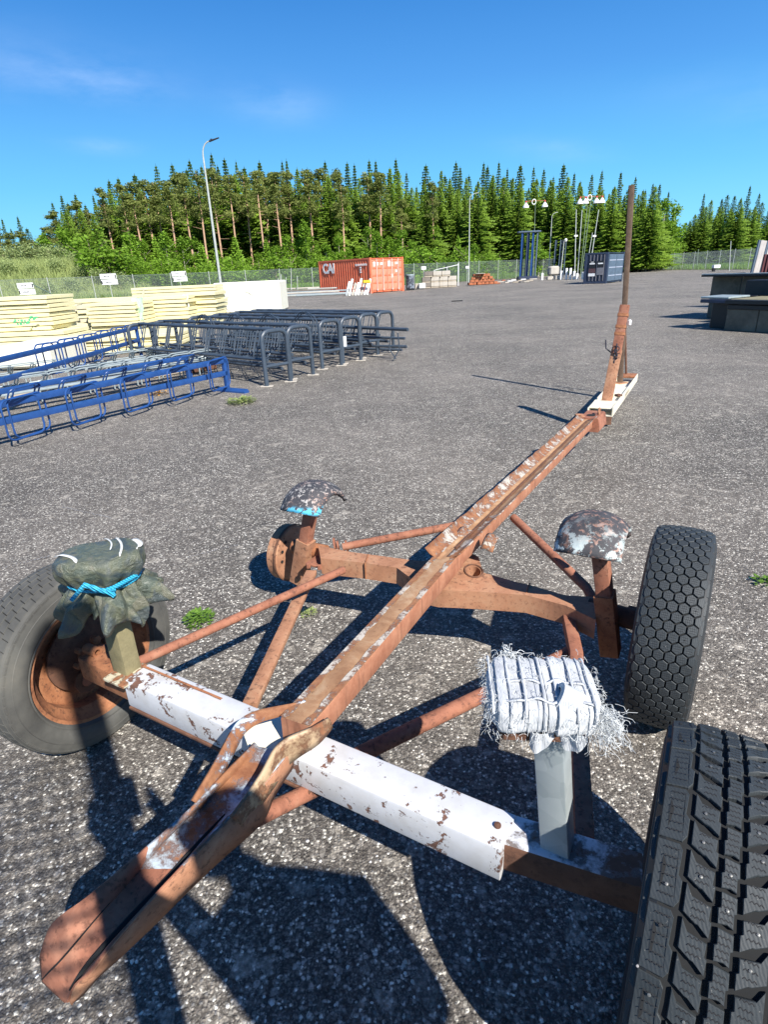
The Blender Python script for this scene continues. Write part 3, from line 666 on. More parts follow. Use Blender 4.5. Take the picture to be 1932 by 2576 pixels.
# camouflage pad
B0 = P(322, 1690, .365); Bt = Vector((B0.x, B0.y, .60)); pc = post(B0, Bt+Vector((0, 0, .09)), .058, .05, plain('olive_post', (.22, .19, .10), .7, 0, .3, 20), up=U)
mb = MB(); mb.box(P(322, 1694, .372), .085, .10, .010, R_(-30), bev=.002); tp('foot_plate', mb, chipped('foot_paint', (.55, .50, .36), UR, .49, 30))
rg = random.Random(4); C = Bt; A_ = 144; CVX = Vector((.985, .17, 0)); CVY = Vector((-.17, .985, 0))
prof = [(.150, .0, 1.0, 0), (.150, .30, 1.0, .0), (.147, .78, 1.0, .001), (.139, .95, 1.0, .003), (.124, 1.0, 1.0, .005), (.106, .97, 1, .009), (.088, .88, 1, .015), (.075, .78, 1, .020), (.067, .73, 1, .018), (.058, .74, 1, .024), (.044, .86, 1, .034), (.026, 1.0, 1, .046), (.005, 1.04, 1, .055), (-.016, 1.06, 1, .062), (-.034, 1.03, 1, .062)]
ph = [rg.uniform(0, 6.28) for _ in range(8)]
vs = []
for (z, r, _, am) in refine([[Vector((a, b, d_))] for a, b, c_, d_ in prof], 2) and [(q[0].x, q[0].y, 1, q[0].z) for q in refine([[Vector((a, b, d_))] for a, b, c_, d_ in prof], 2)]:
    for k in range(A_):
        t = 2*math.pi*k/A_; ct, st_ = math.cos(t), math.sin(t)
        ex = 2.6; rad = (abs(ct)**ex + abs(st_)**ex)**(-1/ex)
        pl = am*(.5*math.sin(5*t+ph[0]+z*10)+.7*math.sin(8*t+ph[1]-z*22)+.45*math.sin(13*t+ph[2]+z*34)+.3*math.sin(21*t+ph[3]-z*40))
        zz = z
        if z < .05: zz += (.05-z)*(.22*math.sin(3*t+ph[4])+.16*math.sin(7*t+ph[5])+.10*math.sin(17*t+ph[7])); pl += am*.5*math.sin(3*t+ph[6])
        q = CVX*ct*(rad*r*.108+pl*.5) + CVY*st_*(rad*r*.078+pl*.45)
        nn = noise.noise(Vector((q.x*16, q.y*16, z*26)))*.010 * (1 if z < .13 else .4)
        vs.append(C + q*(1+nn*8) + Vector((0, 0, zz+nn)))
m_ = A_; nr = len(vs)//A_; mb = MB(); mb.v = [tuple(v) for v in vs]
for i in range(nr-1):
    for k in range(m_): mb.f.append((i*m_+k, i*m_+(k+1) % m_, (i+1)*m_+(k+1) % m_, (i+1)*m_+k))
mb.f.append(tuple(range(A_))); mb.mi = [0]*len(mb.f)
cov = tp('pad_cover', mb, M['camo'], parent=pc, smooth=60, label='camouflage plastic sheet tied over the pad'); solid(cov, .0015)
rp = [C+CVX*math.cos(t)*.090+CVY*math.sin(t)*.063+Vector((0, 0, .064+.005*math.sin(t*2+1))) for t in [i*math.pi/16 for i in range(32)]]
mb = MB(); mb.tube(rp, .0042, 8, closed=True); tp('rope', mb, M['rope'], parent=pc)
def fpt(px, py, dd):                      # point in front of the cover along a pixel ray
    d_ = (FW + RT*(px-966)/F - UP*(py-1288)/F); t = dd/d_.length; return Vector((0, 0, H))+d_*t
kd = (C-CVY*.070+Vector((0, 0, .064))-Vector((0, 0, H))).length-.012
mb = MB(); mb.tube([fpt(342, 1447, kd+.02), fpt(315, 1462, kd), fpt(285, 1478, kd-.012), fpt(262, 1486, kd-.016), fpt(240, 1482, kd-.016), fpt(212, 1472, kd-.012)], .006, 8)
mb.tube([fpt(286, 1496, kd-.014), fpt(262, 1488, kd-.02), fpt(236, 1478, kd-.02), fpt(212, 1470, kd-.014), fpt(196, 1490, kd-.012), fpt(178, 1511, kd-.008)], .0055, 8)
mb.tube([fpt(288, 1484, kd-.014), fpt(270, 1486, kd-.022), fpt(287, 1499, kd-.016)], .006, 8)
tp('rope_knot', mb, M['rope'], parent=pc)
Zup = Vector((0, 0, 1))
def patch(pts, name, parent, mt, zoff=.004):
    mb = MB(); vs = [p+Vector((0, 0, 0)) for p in pts]; n = len(vs); vs2 = [v+Vector((0, 0, zoff)) for v in vs]
    mb.add(vs+vs2, [tuple(range(n)), tuple(range(n, 2*n))]+[(i, (i+1) % n, n+(i+1) % n, n+i) for i in range(n)]); return tp(name, mb, mt, parent=parent)
zc = C.z+.146
def ctop(u_, v_):                         # a point on the top of the cover
    rho = (abs(u_)**2.6+abs(v_)**2.6)**(1/2.6); pf = ((0, .150), (.30, .150), (.78, .147), (.95, .139), (1.0, .124))
    z = pf[-1][1]
    for (r0, z0), (r1, z1) in zip(pf[:-1], pf[1:]):
        if r0 <= rho <= r1: z = z0+(z1-z0)*(rho-r0)/(r1-r0); break
    return C+CVX*u_*.108+CVY*v_*.078+Vector((0, 0, z+.0045))
for (ua, va, ub, vb, wd) in ((-.93, -.05, -.30, -.82, .0055), (.25, .9, .62, -.72, .0035), (-.02, .93, .35, -.3, .002), (.72, .62, .92, -.1, .008)):
    rws = []
    for k in range(13):
        t = k/12; bw = .10*math.sin(t*3.14); u_, v_ = ua+(ub-ua)*t+bw, va+(vb-va)*t; q = ctop(u_, v_); q2 = ctop(ua+(ub-ua)*min(1, t+.05)+bw, va+(vb-va)*min(1, t+.05)); dr_ = (q2-q); dr_ = dr_ if dr_.length > 1e-6 else CVX; sd2 = dr_.cross(Zup).normalized(); rws.append([q-sd2*wd*(1.2-t*.5), q+Vector((0, 0, .001)), q+sd2*wd*(.7+t*.4)])
    o = tp('white_strap', loft(rws), M['white_strap'], parent=pc, smooth=60); solid(o, .001)

# old tyre pieces as saddles on the two rear posts
def saddle(c, mt, parent, seed):
    rows = []; rg = random.Random(seed)
    for i in range(25):
        a = R_(-62+i*5.1); row = []
        for k in range(13):
            s_ = -1+k/6; y = s_*.098; dr = -.040*abs(s_)**2.6
            r = .155+dr; sh = .012*max(0, a)*0
            nn = noise.noise(Vector((i*.5, k*.6, seed)))*.0035
            row.append(c + U*math.sin(a)*(r+nn)*1.0 + Vector((0, 0, (math.cos(a)*(r+nn)-.155))) + V*(y+nn))
        rows.append(row)
    o = tp('tyre_saddle', loft(rows), mt, parent=parent, smooth=70); solid(o, .018, -1); return o
F0, F1 = P(1537, 1640, .20), P(1512, 1395, .555)
pf = post(F0, F1, .046, .05, M['rust_primer']); mb = MB(); mid_ = F0.lerp(F1, .62); mb.beam(F0, mid_, .058, .062, .003, up=U); tp('post_sleeve', mb, M['rust'])
saddle(P(1500, 1292, .668), M['saddle'], pf, 3)
G0, G1 = P(752, 1462, .16), P(782, 1285, .50)
pg = post(G0, G1, .042, .05, M['rust_primer']); mb = MB(); mid_ = G0.lerp(G1, .60); mb.beam(G0, mid_, .062, .060, .003, up=U); tp('post_sleeve', mb, M['rust_tan'])
saddle(P(785, 1212, .605), M['saddle_blue'], pg, 9)

# galvanised post with the wrapped white pad
K0, K1 = P(1404, 2135, .352), P(1386, 1800, .665)
pk = post(K0, K1, .052, .052, M['galv'])
cs = [P(1226, 1642, .765), P(1510, 1650, .765), P(1503, 1788, .765), P(1222, 1778, .765)]
Cc = sum(cs, Vector())/4; ex = ((cs[1]-cs[0])+(cs[2]-cs[3]))/4; ey = ((cs[0]-cs[3])+(cs[1]-cs[2]))/4
HX, HY = ex.length, ey.length; ex.normalize(); ey = Vector((0, 0, 1)).cross(ex)
thk = .029; rows = []; nb_ = 160
rg = random.Random(12); bandr = [rg.uniform(-.002, .0025) for _ in range(12)]
def sq2(t, a, b, e=4.5): c_, s_ = math.cos(t), math.sin(t); r = (abs(c_)**e+abs(s_)**e)**(-1/e); return c_*r*a, s_*r*b
for i in range(nb_+1):
    u_ = -1+2*i/nb_; k_ = (1-abs(u_)**7)**.35 if abs(u_) < 1 else 0.02
    bi = int((u_+1)*5.9); lip = ((u_+1)*5.9-bi); off = bandr[bi]+.0020*(1-lip)+.0012*math.sin(bi*2.1)
    row = []
    for k in range(48):
        t = 2*math.pi*k/48; a, b = sq2(t, HY*k_*1.0+off, thk*k_+off)
        q = Cc + ex*(u_*HX) + ey*a + Vector((0, 0, b-thk))
        nn = noise.noise(q*24)*.0035+noise.noise(q*80)*.0012
        row.append(q + (ey*math.cos(t)+Vector((0, 0, 1))*math.sin(t))*nn)
    rows.append(row)
mb = loft(rows, closed=True); pad = tp('wrapped_pad', mb, M['cloth'], parent=pk, smooth=55, label='pad wound with frayed white cloth strips')
# wrapped strips standing proud
for j in range(7):
    mb = MB(); u0 = -.92+j*.29+rg.uniform(-.06, .06); wd = rg.uniform(.0012, .003); sl_ = rg.uniform(-.02, .02); rws = []
    t0, t1 = rg.uniform(-.4, .3), rg.uniform(2.6, 3.7)
    for k in range(40):
        t = t0+(t1-t0)*k/39; uu = u0+sl_*math.cos(t)
        a, b = sq2(t, HY+.0022, thk+.0022); wob = .0006*math.sin(t*3+j)
        q = Cc + ex*(uu*HX*.97+wob) + ey*a + Vector((0, 0, b-thk+.0016+.0006*math.sin(t*7+j*2)))
        rws.append([q-ex*wd, q+Vector((0, 0, .0006)), q+ex*wd*rg.uniform(.7, 1.2)])
    o = tp('cloth_strip', loft(rws), M['cloth'], parent=pk, smooth=60); solid(o, .0012)
for j in range(2):                                  # lengthways strips over the edges
    rws = []; v0 = (-.75, -.1, .5, .8)[j]
    for k in range(30):
        u_ = -1.0+2*k/29; q = Cc + ex*u_*HX*1.0 + ey*(v0*HY+.004*math.sin(k*.7+j)) + Vector((0, 0, .003+.002*math.sin(k*1.1+j)-.03*abs(u_)**9)); rws.append([q-ey*.003, q+Vector((0, 0, .0006)), q+ey*.003*rg.uniform(.6, 1.4)])
    o = tp('cloth_strip', loft(rws), M['cloth'], parent=pk, smooth=60); solid(o, .0012)
# rolled corner with yellow foam
rc = P(1440, 1775, .75); mb = MB(); a1 = (P(1475, 1800, .74)-P(1415, 1765, .76)).normalized()
mb.lathe([(.016, -.03), (.024, -.028), (.026, .0), (.024, .03), (.017, .032)], rc, a1, 18); o = tp('rolled_corner', mb, M['cloth'], parent=pk); solid(o, .003)
mb = MB(); mb.box(rc+Vector((0, 0, .004)), .03, .05, .014, math.atan2(a1.y, a1.x)-math.pi/2, bev=.004); tp('foam_wad', mb, M['foam'], parent=pk)
# threads
def threads(name, n, gen, seed, mt=M['thread'], r=.00055):
    rg = random.Random(seed); mb = MB()
    for i in range(n):
        p, d_, ln = gen(rg); pts = [p]
        for k in range(6):
            d_ = (d_ + Vector((rg.gauss(0, .55), rg.gauss(0, .55), rg.gauss(0, .5)-.32))).normalized(); pts.append(pts[-1]+d_*ln/6)
        mb.tube(pts, r*rg.uniform(.7, 1.6), 3)
    return stuff(tp(name, mb, mt, parent=pk, smooth=0, fixn=False))
def edge_gen(rg):
    t = rg.uniform(0, 4)
    if t < 1: q = Cc+ex*HX*rg.uniform(-1, 1)-ey*HY*1.02; d_ = -ey
    elif t < 2.2: q = Cc-ex*HX+ey*HY*rg.uniform(-1, 1); d_ = -ex
    elif t < 3: q = Cc+ex*HX+ey*HY*rg.uniform(-1, .6); d_ = ex
    else: q = Cc+ex*HX*rg.uniform(-1, 1)+ey*HY*.9*rg.choice((-1, 1)); d_ = ey*.2+Vector((0, 0, .1))
    q = q+Vector((0, 0, rg.uniform(-.06, .004))); return q, (d_+Vector((0, 0, rg.uniform(-.8, .2)))).normalized(), rg.uniform(.005, .022)
threads('frayed_threads', 620, edge_gen, 1, r=.00026)
def top_gen(rg):
    q = Cc+ex*HX*rg.uniform(-.97, .97)+ey*HY*rg.uniform(-.95, .95)+Vector((0, 0, .004)); return q, (ey*rg.choice((-1, 1))+ex*rg.gauss(0, .3)+Vector((0, 0, .12))).normalized(), rg.uniform(.010, .03)
threads('loose_threads', 200, top_gen, 2, r=.00024)
tc_ = Cc+ex*HX*.98-ey*HY*.85+Vector((0, 0, -.03))
threads('frayed_tail', 300, lambda rg: (tc_+Vector((rg.gauss(0, .010), rg.gauss(0, .010), rg.gauss(0, .012))), (ex*.8-ey*.45+Vector((rg.gauss(0, .3), rg.gauss(0, .3), rg.gauss(-.1, .3)))).normalized(), rg.uniform(.015, .045)), 3, r=.0003)
ts_ = Cc-ex*HX*.55+ey*HY*.9+Vector((0, 0, .0))
threads('thread_tuft', 60, lambda rg: (ts_+ex*rg.gauss(0, .008), (ey*.5+Vector((rg.gauss(0, .15), 0, 1.0))).normalized(), rg.uniform(.015, .03)), 4)
# cloth skirt hanging under the pad
rws = []
for k in range(41):
    t = k/40; q = Cc + ex*HX*(-.25+1.0*t) - ey*HY*(.78+.1*math.sin(t*9)) + Vector((0, 0, -.055)); dn = .030+.010*math.sin(t*11)+.004*math.sin(t*23)
    rws.append([q, q+Vector((0, 0, -dn*.5))-ey*.005*math.sin(t*24), q+Vector((0, 0, -dn))])
tp('cloth_skirt', loft(rws), M['foam_grey'] if False else M['cloth'], parent=pk, smooth=60)
mb = MB(); mb.box(Cc+Vector((0, 0, -.075)), HX*1.5, HY*1.4, .02, math.atan2(ex.y, ex.x), bev=.004); tp('pad_board', mb, M['rust_dark'], parent=pk)

# ------------------------------------------------------------------ wheels
def tyre_base(mb, R, wd, tr=.66, n=72):
    Y = wd/2
    prof = [(tr*R, -.70*Y), (tr*R+.006, -.80*Y), (.74*R, -.96*Y), (.82*R, -1.0*Y), (.90*R, -.96*Y), (.955*R, -.90*Y), (.972*R, -.80*Y), (.975*R, 0), (.972*R, .80*Y), (.955*R, .90*Y), (.90*R, .96*Y), (.82*R, 1.0*Y), (.74*R, .96*Y), (tr*R+.006, .80*Y), (tr*R, .70*Y)]
    mb.lathe(prof[:7], (0, 0, 0), (0, 1, 0), n, mi=1); mb.lathe(prof[6:9], (0, 0, 0), (0, 1, 0), n, mi=5); mb.lathe(prof[8:], (0, 0, 0), (0, 1, 0), n, mi=1)
    # moulded ribs on the sidewall
    for s_ in (-1, 1):
        for rr in (.705, .86): mb.lathe([(rr*R, s_*.955*Y), (rr*R+.002, s_*1.008*Y*(.955 if rr < .8 else .985)), (rr*R+.005, s_*.955*Y)], (0, 0, 0), (0, 1, 0), n, mi=1)
def wrap(R, wd, s_, x, h=0):
    cr = R - .012*abs(2*x/wd)**2.4 + h; a = s_/R; return (cr*math.sin(a), x, cr*math.cos(a))
def blk(mb, R, wd, poly, hb=-.012, mi=0, bev=.0012, h=0):
    n = len(poly); cx = sum(p[0] for p in poly)/n; cy = sum(p[1] for p in poly)/n; vs = []
    for (s_, x) in poly: vs.append(wrap(R, wd, s_, x, hb))
    for (s_, x) in poly: vs.append(wrap(R, wd, s_, x, -bev+h))
    for (s_, x) in poly: f_ = 1-bev/max(.002, math.hypot(s_-cx, x-cy)); vs.append(wrap(R, wd, cx+(s_-cx)*f_, cy+(x-cy)*f_, h))
    fs = []
    for i in range(n): j = (i+1) % n; fs += [(i, j, n+j, n+i), (n+i, n+j, 2*n+j, 2*n+i)]
    mb.add(vs, fs+[tuple(range(2*n, 3*n))], mi)
def sipe(mb, R, wd, s_, x0, x1, amp=.0014, k=5, h=.0004, th=.0007):
    vs = []; fs = []
    for i in range(k+1):
        x = x0+(x1-x0)*i/k; y = s_+(amp if i % 2 else -amp); vs += [wrap(R, wd, y-th, x, h), wrap(R, wd, y+th, x, h)]
    for i in range(k): fs.append((2*i, 2*i+1, 2*i+3, 2*i+2))
    mb.add(vs, fs, 2)
def studm(mb, R, wd, s_, x, mi=3, r=.0026):
    c = Vector(wrap(R, wd, s_, x, .0)); ax = Vector((c.x, 0, c.z)).normalized(); mb.lathe([(r, -.001), (r, .0012), (0, .0016)], c, ax, 7, mi)
def hex_tyre(R, wd):
    mb = MB(); tyre_base(mb, R, wd); rg = random.Random(2)
    nrow = 2*int(round(2*math.pi*R/(2*.0275))); ps = 2*math.pi*R/nrow; ncol = 5; pw = .80*wd/ncol; g = .0024
    for r in range(nrow):
        odd = r % 2
        for c in range(ncol+(1 if odd else 0)):
            cx = -.40*wd + (c+.5)*pw - (pw/2 if odd else 0); s0 = r*ps
            a, b = pw/2-g*.8, ps*.667-g; e = ps*.333
            pts = [(s0-b, cx), (s0-e+.001, cx+a), (s0+e-.001, cx+a), (s0+b, cx), (s0+e-.001, cx-a), (s0-e+.001, cx-a)]
            lim = .42*wd; pts = [(q[0], max(-lim, min(lim, q[1]))) for q in pts]
            if abs(cx) > .41*wd and not odd: continue
            blk(mb, R, wd, pts)
            for k in (-1, 0, 1): sipe(mb, R, wd, s0+k*.0065, cx-a*.65, cx+a*.65, .0002, 2, th=.0004) if abs(cx) < .38*wd else None
            if rg.random() < .10 and abs(cx) < .39*wd: studm(mb, R, wd, s0, cx, rg.choice((3, 2)), .002)
    # shoulder lugs
    for r in range(nrow//2):
        for s_ in (-1, 1):
            s0 = (r*2+.5)*ps; blk(mb, R, wd, [(s0-ps*.80, s_*.425*wd), (s0+ps*.75, s_*.425*wd), (s0+ps*.8, s_*.455*wd), (s0-ps*.8, s_*.455*wd)], h=-.003)
    return mb
def block_tyre(R, wd):
    mb = MB(); tyre_base(mb, R, wd); rg = random.Random(6); N_ = 23; p = 2*math.pi*R/N_; W = .90*wd
    def X(f): return (-.5+f)*W
    for i in range(N_):
        s0 = i*p; g = .0022
        for sg in (1, -1):
            f = (lambda t: X(t)) if sg == 1 else (lambda t: X(1-t)); o_ = 0 if sg == 1 else p*.5
            # shoulder block, notched inner edge
            blk(mb, R, wd, [(s0+o_+g*.5, f(.0)), (s0+o_+g*.5, f(.165)), (s0+o_+p*.12, f(.195)), (s0+o_+p*.42, f(.200)), (s0+o_+p*.50, f(.170)), (s0+o_+p*.88, f(.178)), (s0+o_+p-g*1.2, f(.150)), (s0+o_+p-g*1.2, f(.0))])
            for k in range(6): sipe(mb, R, wd, s0+o_+p*(.16+.14*k), f(.05), f(.16), .0011, 7)
            # two slanted blocks
            for j in (0, 1):
                a = s0+o_+j*p*.5; sl = -.018; hh = p*.5-.0052
                blk(mb, R, wd, [(a+.002, f(.225)), (a+sl*.4, f(.31)), (a+sl*.6+.003, f(.33)), (a+sl, f(.405)), (a+sl+hh*.5, f(.412)), (a+sl+hh*.55, f(.395)), (a+sl+hh-.001, f(.400)), (a+hh*.55+.003, f(.27)), (a+hh, f(.228))])
                for k in range(3): sipe(mb, R, wd, a+sl*.5+hh*(.25+.25*k), f(.28), f(.37), .0013, 6)
                if rg.random() < .8: studm(mb, R, wd, a+sl*.5+hh*.5+rg.uniform(-.004, .004), f(rg.uniform(.3, .34)), 3, .0022)
            if rg.random() < .7: studm(mb, R, wd, s0+o_+p*rg.choice((.3, .7)), f(.1), rg.choice((3, 2)), .0024)
        for j in (0, 1):
            a = s0+j*p*.5+.003; hh = p*.5-.0042
            blk(mb, R, wd, [(a, X(.452)), (a+.003, X(.49)), (a+.001, X(.552)), (a+hh*.5, X(.560)), (a+hh*.55, X(.542)), (a+hh+.001, X(.546)), (a+hh-.001, X(.445)), (a+hh*.5, X(.440)), (a+hh*.45, X(.455))])
            for k in range(4): sipe(mb, R, wd, a+hh*(.2+.2*k), X(.46), X(.54), .0011, 6)
            if rg.random() < .45: studm(mb, R, wd, a+hh*.5, X(.5), 3, .0022)
        # small wear nubs at the shoulder
        for s_ in (-1, 1):
            studm(mb, R, wd, s0+p*.5, s_*.452*wd, 4, .0018) if rg.random() < .35 else None
            blk(mb, R, wd, [(s0+p*.1, s_*.455*wd), (s0+p*.9, s_*.455*wd), (s0+p*.85, s_*.485*wd), (s0+p*.15, s_*.485*wd)], h=-.008)
    return mb
def worn_tyre(R, wd):
    mb = MB(); tyre_base(mb, R, wd); N_ = 60; p = 2*math.pi*R/N_
    for i in range(N_):
        s0 = i*p
        for c in range(5):
            f = -.40+c*.165; o_ = p*.5*(c % 2)
            blk(mb, R, wd, [(s0+o_, f*wd), (s0+o_+.004, (f+.15)*wd), (s0+o_+p-.0018+.004, (f+.15)*wd), (s0+o_+p-.0018, f*wd)], hb=-.008)
        for s_ in (-1, 1): blk(mb, R, wd, [(s0+.002, s_*.425*wd), (s0+p-.003, s_*.425*wd), (s0+p-.003, s_*.47*wd), (s0+.002, s_*.47*wd)], h=-.006)
    return mb
def wheel(C, R, wd, mbt, az, rimf, label=None, spin=0, tread=None):
    """rim is the part, tyre its sub-part; local Y is the axle, +Y points away from the trailer's right"""
    q = Matrix.Rotation(R_(-az), 4, 'Z')        # local x along the heading az
    base = C
    mb = MB(); Rr = .665*R; Y = wd/2; s_ = rimf     # rimf: side (local y sign) of the trailer's inner face
    pr = [(Rr+.012, s_*.74*Y), (Rr+.010, s_*.80*Y), (Rr-.004, s_*.78*Y), (Rr-.008, s_*.62*Y), (Rr-.018, s_*.50*Y), (Rr-.030, s_*.35*Y), (Rr-.032, -s_*.20*Y), (Rr-.012, -s_*.45*Y), (Rr+.002, -s_*.7*Y), (Rr+.010, -s_*.78*Y)]
    mb.lathe(pr, (0, 0, 0), (0, 1, 0), 64)
    mb.lathe([(Rr-.031, -s_*.12*Y), (Rr-.05, -s_*.22*Y), (.095, -s_*.30*Y), (.085, -s_*.12*Y), (.03, -s_*.1*Y), (0, -s_*.1*Y)], (0, 0, 0), (0, 1, 0), 48)
    mb.v = [tuple((q @ Vector((v[0], v[1], v[2]))) + base) for v in mb.v]
    rim = tp('wheel', mb, M['rust'], label=label); solid(rim, .003, 0)
    mbt.v = [tuple((q @ Vector((v[0], v[1], v[2]))) + base) for v in mbt.v]
    tp('tyre', mbt, tread or [M['rubber'], M['rubber_dark'], M['sipe'], M['stud'], M['chalk'], M['groove']], parent=rim, smooth=32, fixn=True)
    return rim, q
# heading: local x must point along U (azimuth 30 from +Y): rotate so that +x -> U, +y -> -V
AZ = -60.0
FRc = Vector((.884, 1.557, .3135)); w1_, q1_ = wheel(FRc, .3135, .178, hex_tyre(.3135, .178), AZ+1.0 if False else 360-60+0, 1)
NRc = Vector((.522, .668, .318)); w2_, q2_ = wheel(NRc, .318, .205, block_tyre(.318, .205), 300, 1)
Lc = Vector((-.982, 1.572, .300)); w3_, q3_ = wheel(Lc, .300, .168, worn_tyre(.300, .168), 300, -1, tread=[M['rubber_side'], M['rubber_side'], M['sipe'], M['stud'], M['chalk'], M['rubber_dark']])
# left wheel: backing plate, drum, bracket, bolts seen from inside
ax = V
mb = MB(); mb.lathe([(0, -.010), (.092, -.010), (.110, -.016), (.118, -.02), (.118, -.03), (.11, -.036), (0, -.036)], Lc+ax*.03, ax, 40); bp = tp('backing_plate', mb, M['rust_dark'], parent=w3_)
mb = MB(); mb.lathe([(0, -.06), (.10, -.06), (.108, -.05), (.108, .005), (.0, .005)], Lc-ax*.03, ax, 40); tp('brake_drum', mb, M['rust_dark'], parent=w3_)
mb = MB(); mb.lathe([(0, 0), (.028, 0), (.030, .01), (.022, .055), (0, .055)], Lc+ax*.02, ax, 20); tp('hub', mb, M['rust'], parent=w3_)
mb = MB(); mb.tube([Lc+ax*.03, Lc+ax*.14+Vector((0, 0, .012))], .027, 14); tp('stub_axle', mb, M['rust'])
oc = Lc+ax*.048+U*-.035+Vector((0, 0, -.062)); mb = MB(); mb.lathe([(0, 0), (.042, 0), (.042, .007), (0, .007)], oc, ax, 8); tp('anchor_plate', mb, M['rust_dark'], parent=w3_)
mb = MB(); mb.lathe([(0, 0), (.019, 0), (.019, .004), (.014, .007), (0, .007)], oc+ax*.008, ax, 18); tp('plug', mb, M['rust_primer'], parent=w3_)
for a_, b_, r in ((.02, .055, .014), (.05, .03, .010), (-.04, .05, .009), (-.055, .005, .009), (.055, -.02, .009)):
    mb = MB(); mb.lathe([(0, 0), (r, 0), (r, .02), (r*.5, .022), (0, .022)], Lc+ax*.05+U*a_+Vector((0, 0, b_)), ax, 8); tp('bolt', mb, M['rust'], parent=w3_)
mb = MB(); mb.lathe([(.009, 0), (.016, 0), (.016, .05), (.009, .05)], P(228, 1635, .375)-ax*.02, ax, 16, closed=True); tp('brake_cylinder', mb, M['rust'])
mb = MB(); mb.box(Lc+ax*.115+Vector((0, 0, .022)), .075, .07, .05, R_(-30), bev=.01); tp('axle_bracket', mb, M['rust_primer'])
# right near stub and hub inside the two right wheels
for c_ in (FRc, NRc):
    mb = MB(); mb.lathe([(0, 0), (.10, 0), (.11, .01), (.11, .05), (0, .05)], c_-V*.09, V, 32); tp('brake_drum', mb, M['rust_dark'])
mb = MB(); mb.tube([FRc-V*.05, P(1580, 1545, .31)], .03, 14); tp('stub_axle', mb, M['rust_dark'])

# ------------------------------------------------------------------ the photographer, standing behind the trailer's tail, and the mesh fence behind
def skin(name, verts, edges, radii, mt, parent=None, sub=2, root=0):
    me = bpy.data.meshes.new(name); me.from_pydata([tuple(v) for v in verts], edges, []); o = bpy.data.objects.new(name, me); col.objects.link(o)
    o.modifiers.new('skin', 'SKIN'); sv = me.skin_vertices[0].data
    for i, r in enumerate(radii): sv[i].radius = (r, r) if not isinstance(r, tuple) else r
    sv[root].use_root = True
    if sub: ss = o.modifiers.new('smooth', 'SUBSURF'); ss.levels = sub; ss.render_levels = sub
    me.materials.append(mt); o.modifiers['skin'].use_smooth_shade = True
    if parent: o.parent = parent
    return o
PX, PY = .55, -.42                       # where the person stands
PT = thing('person', (PX, PY, 0), 'person in a dark jacket and trousers holding up a phone with both hands', 'person')
fwd = Vector((-.25, 1, 0)).normalized(); rgt = Vector((fwd.y, -fwd.x, 0))
def b(r_, f_, z): return rgt*r_ + fwd*f_ + Vector((0, 0, z))
S = .99
phc = Vector((0.0, -.035, H)) - Vector((PX, PY, 0))      # phone centre, relative to the person
hl = phc + Vector((-.085, .0, -.03)); hr_ = phc + Vector((.085, .0, -.03))
verts = [b(0, 0, .92*S), b(0, 0, 1.08*S), b(0, .0, 1.28*S), b(0, .0, 1.43*S), b(-.05, .02, 1.50*S), b(-.11, .035, 1.56*S),
         b(.09, 0, .88*S), b(.10, .02, .50*S), b(.11, 0, .10*S), b(.11, .10, .045),
         b(-.09, 0, .88*S), b(-.10, .02, .50*S), b(-.11, 0, .10*S), b(-.11, .10, .045),
         b(.15, 0, 1.40*S), b(.17, .0, 1.14*S), hr_+Vector((.02, -.02, -.02)),
         b(-.15, 0, 1.40*S), b(-.17, .12, 1.18*S), hl+Vector((-.02, -.02, -.02))]
edges = [(0, 1), (1, 2), (2, 3), (3, 4), (4, 5), (0, 6), (6, 7), (7, 8), (8, 9), (0, 10), (10, 11), (11, 12), (12, 13), (3, 14), (14, 15), (15, 16), (3, 17), (17, 18), (18, 19)]
rad = [.15, .14, .15, .12, .05, .05, .085, .06, .045, .04, .085, .06, .045, .04, .06, .045, .026, .06, .045, .026]
skin('body', verts, edges, rad, M['jacket'], PT)
hc_ = b(-.13, .07, 1.63*S)
mb = MB(); mb.lathe([(0, -.115), (.035, -.112), (.06, -.09), (.070, -.05), (.076, 0), (.078, .04), (.07, .08), (.045, .11), (0, .12)], hc_, (0, 0, 1), 24)
mb.v = [tuple(v) for v in mb.v]
hd = obj('head', mb, M['skin'], PT, smooth=80, local=True)
mb = MB(); mb.lathe([(.082, .0), (.085, .04), (.076, .085), (.05, .118), (0, .130)], hc_-fwd*.012, (0, 0, 1), 24); obj('hair', mb, M['hair'], PT, smooth=80, local=True)
mb = MB(); mb.ext(hc_+fwd*.07+Vector((0, 0, .02)), hc_+fwd*.10+Vector((0, 0, -.03)), [(-.008, 0), (.008, 0), (.0, .012)]); obj('nose', mb, M['skin'], PT, local=True)
for s_ in (-1, 1):
    mb = MB(); mb.lathe([(0, -.008), (.018, -.006), (.026, 0), (.018, .006), (0, .008)], hc_+rgt*s_*.08, rgt, 12); obj('ear', mb, M['skin'], PT, local=True)
    mb = MB(); mb.lathe([(0, -.004), (.009, 0), (0, .006)], hc_+rgt*s_*.03+fwd*.072+Vector((0, 0, .01)), fwd, 12); obj('eye', mb, M['ink'], PT, local=True)
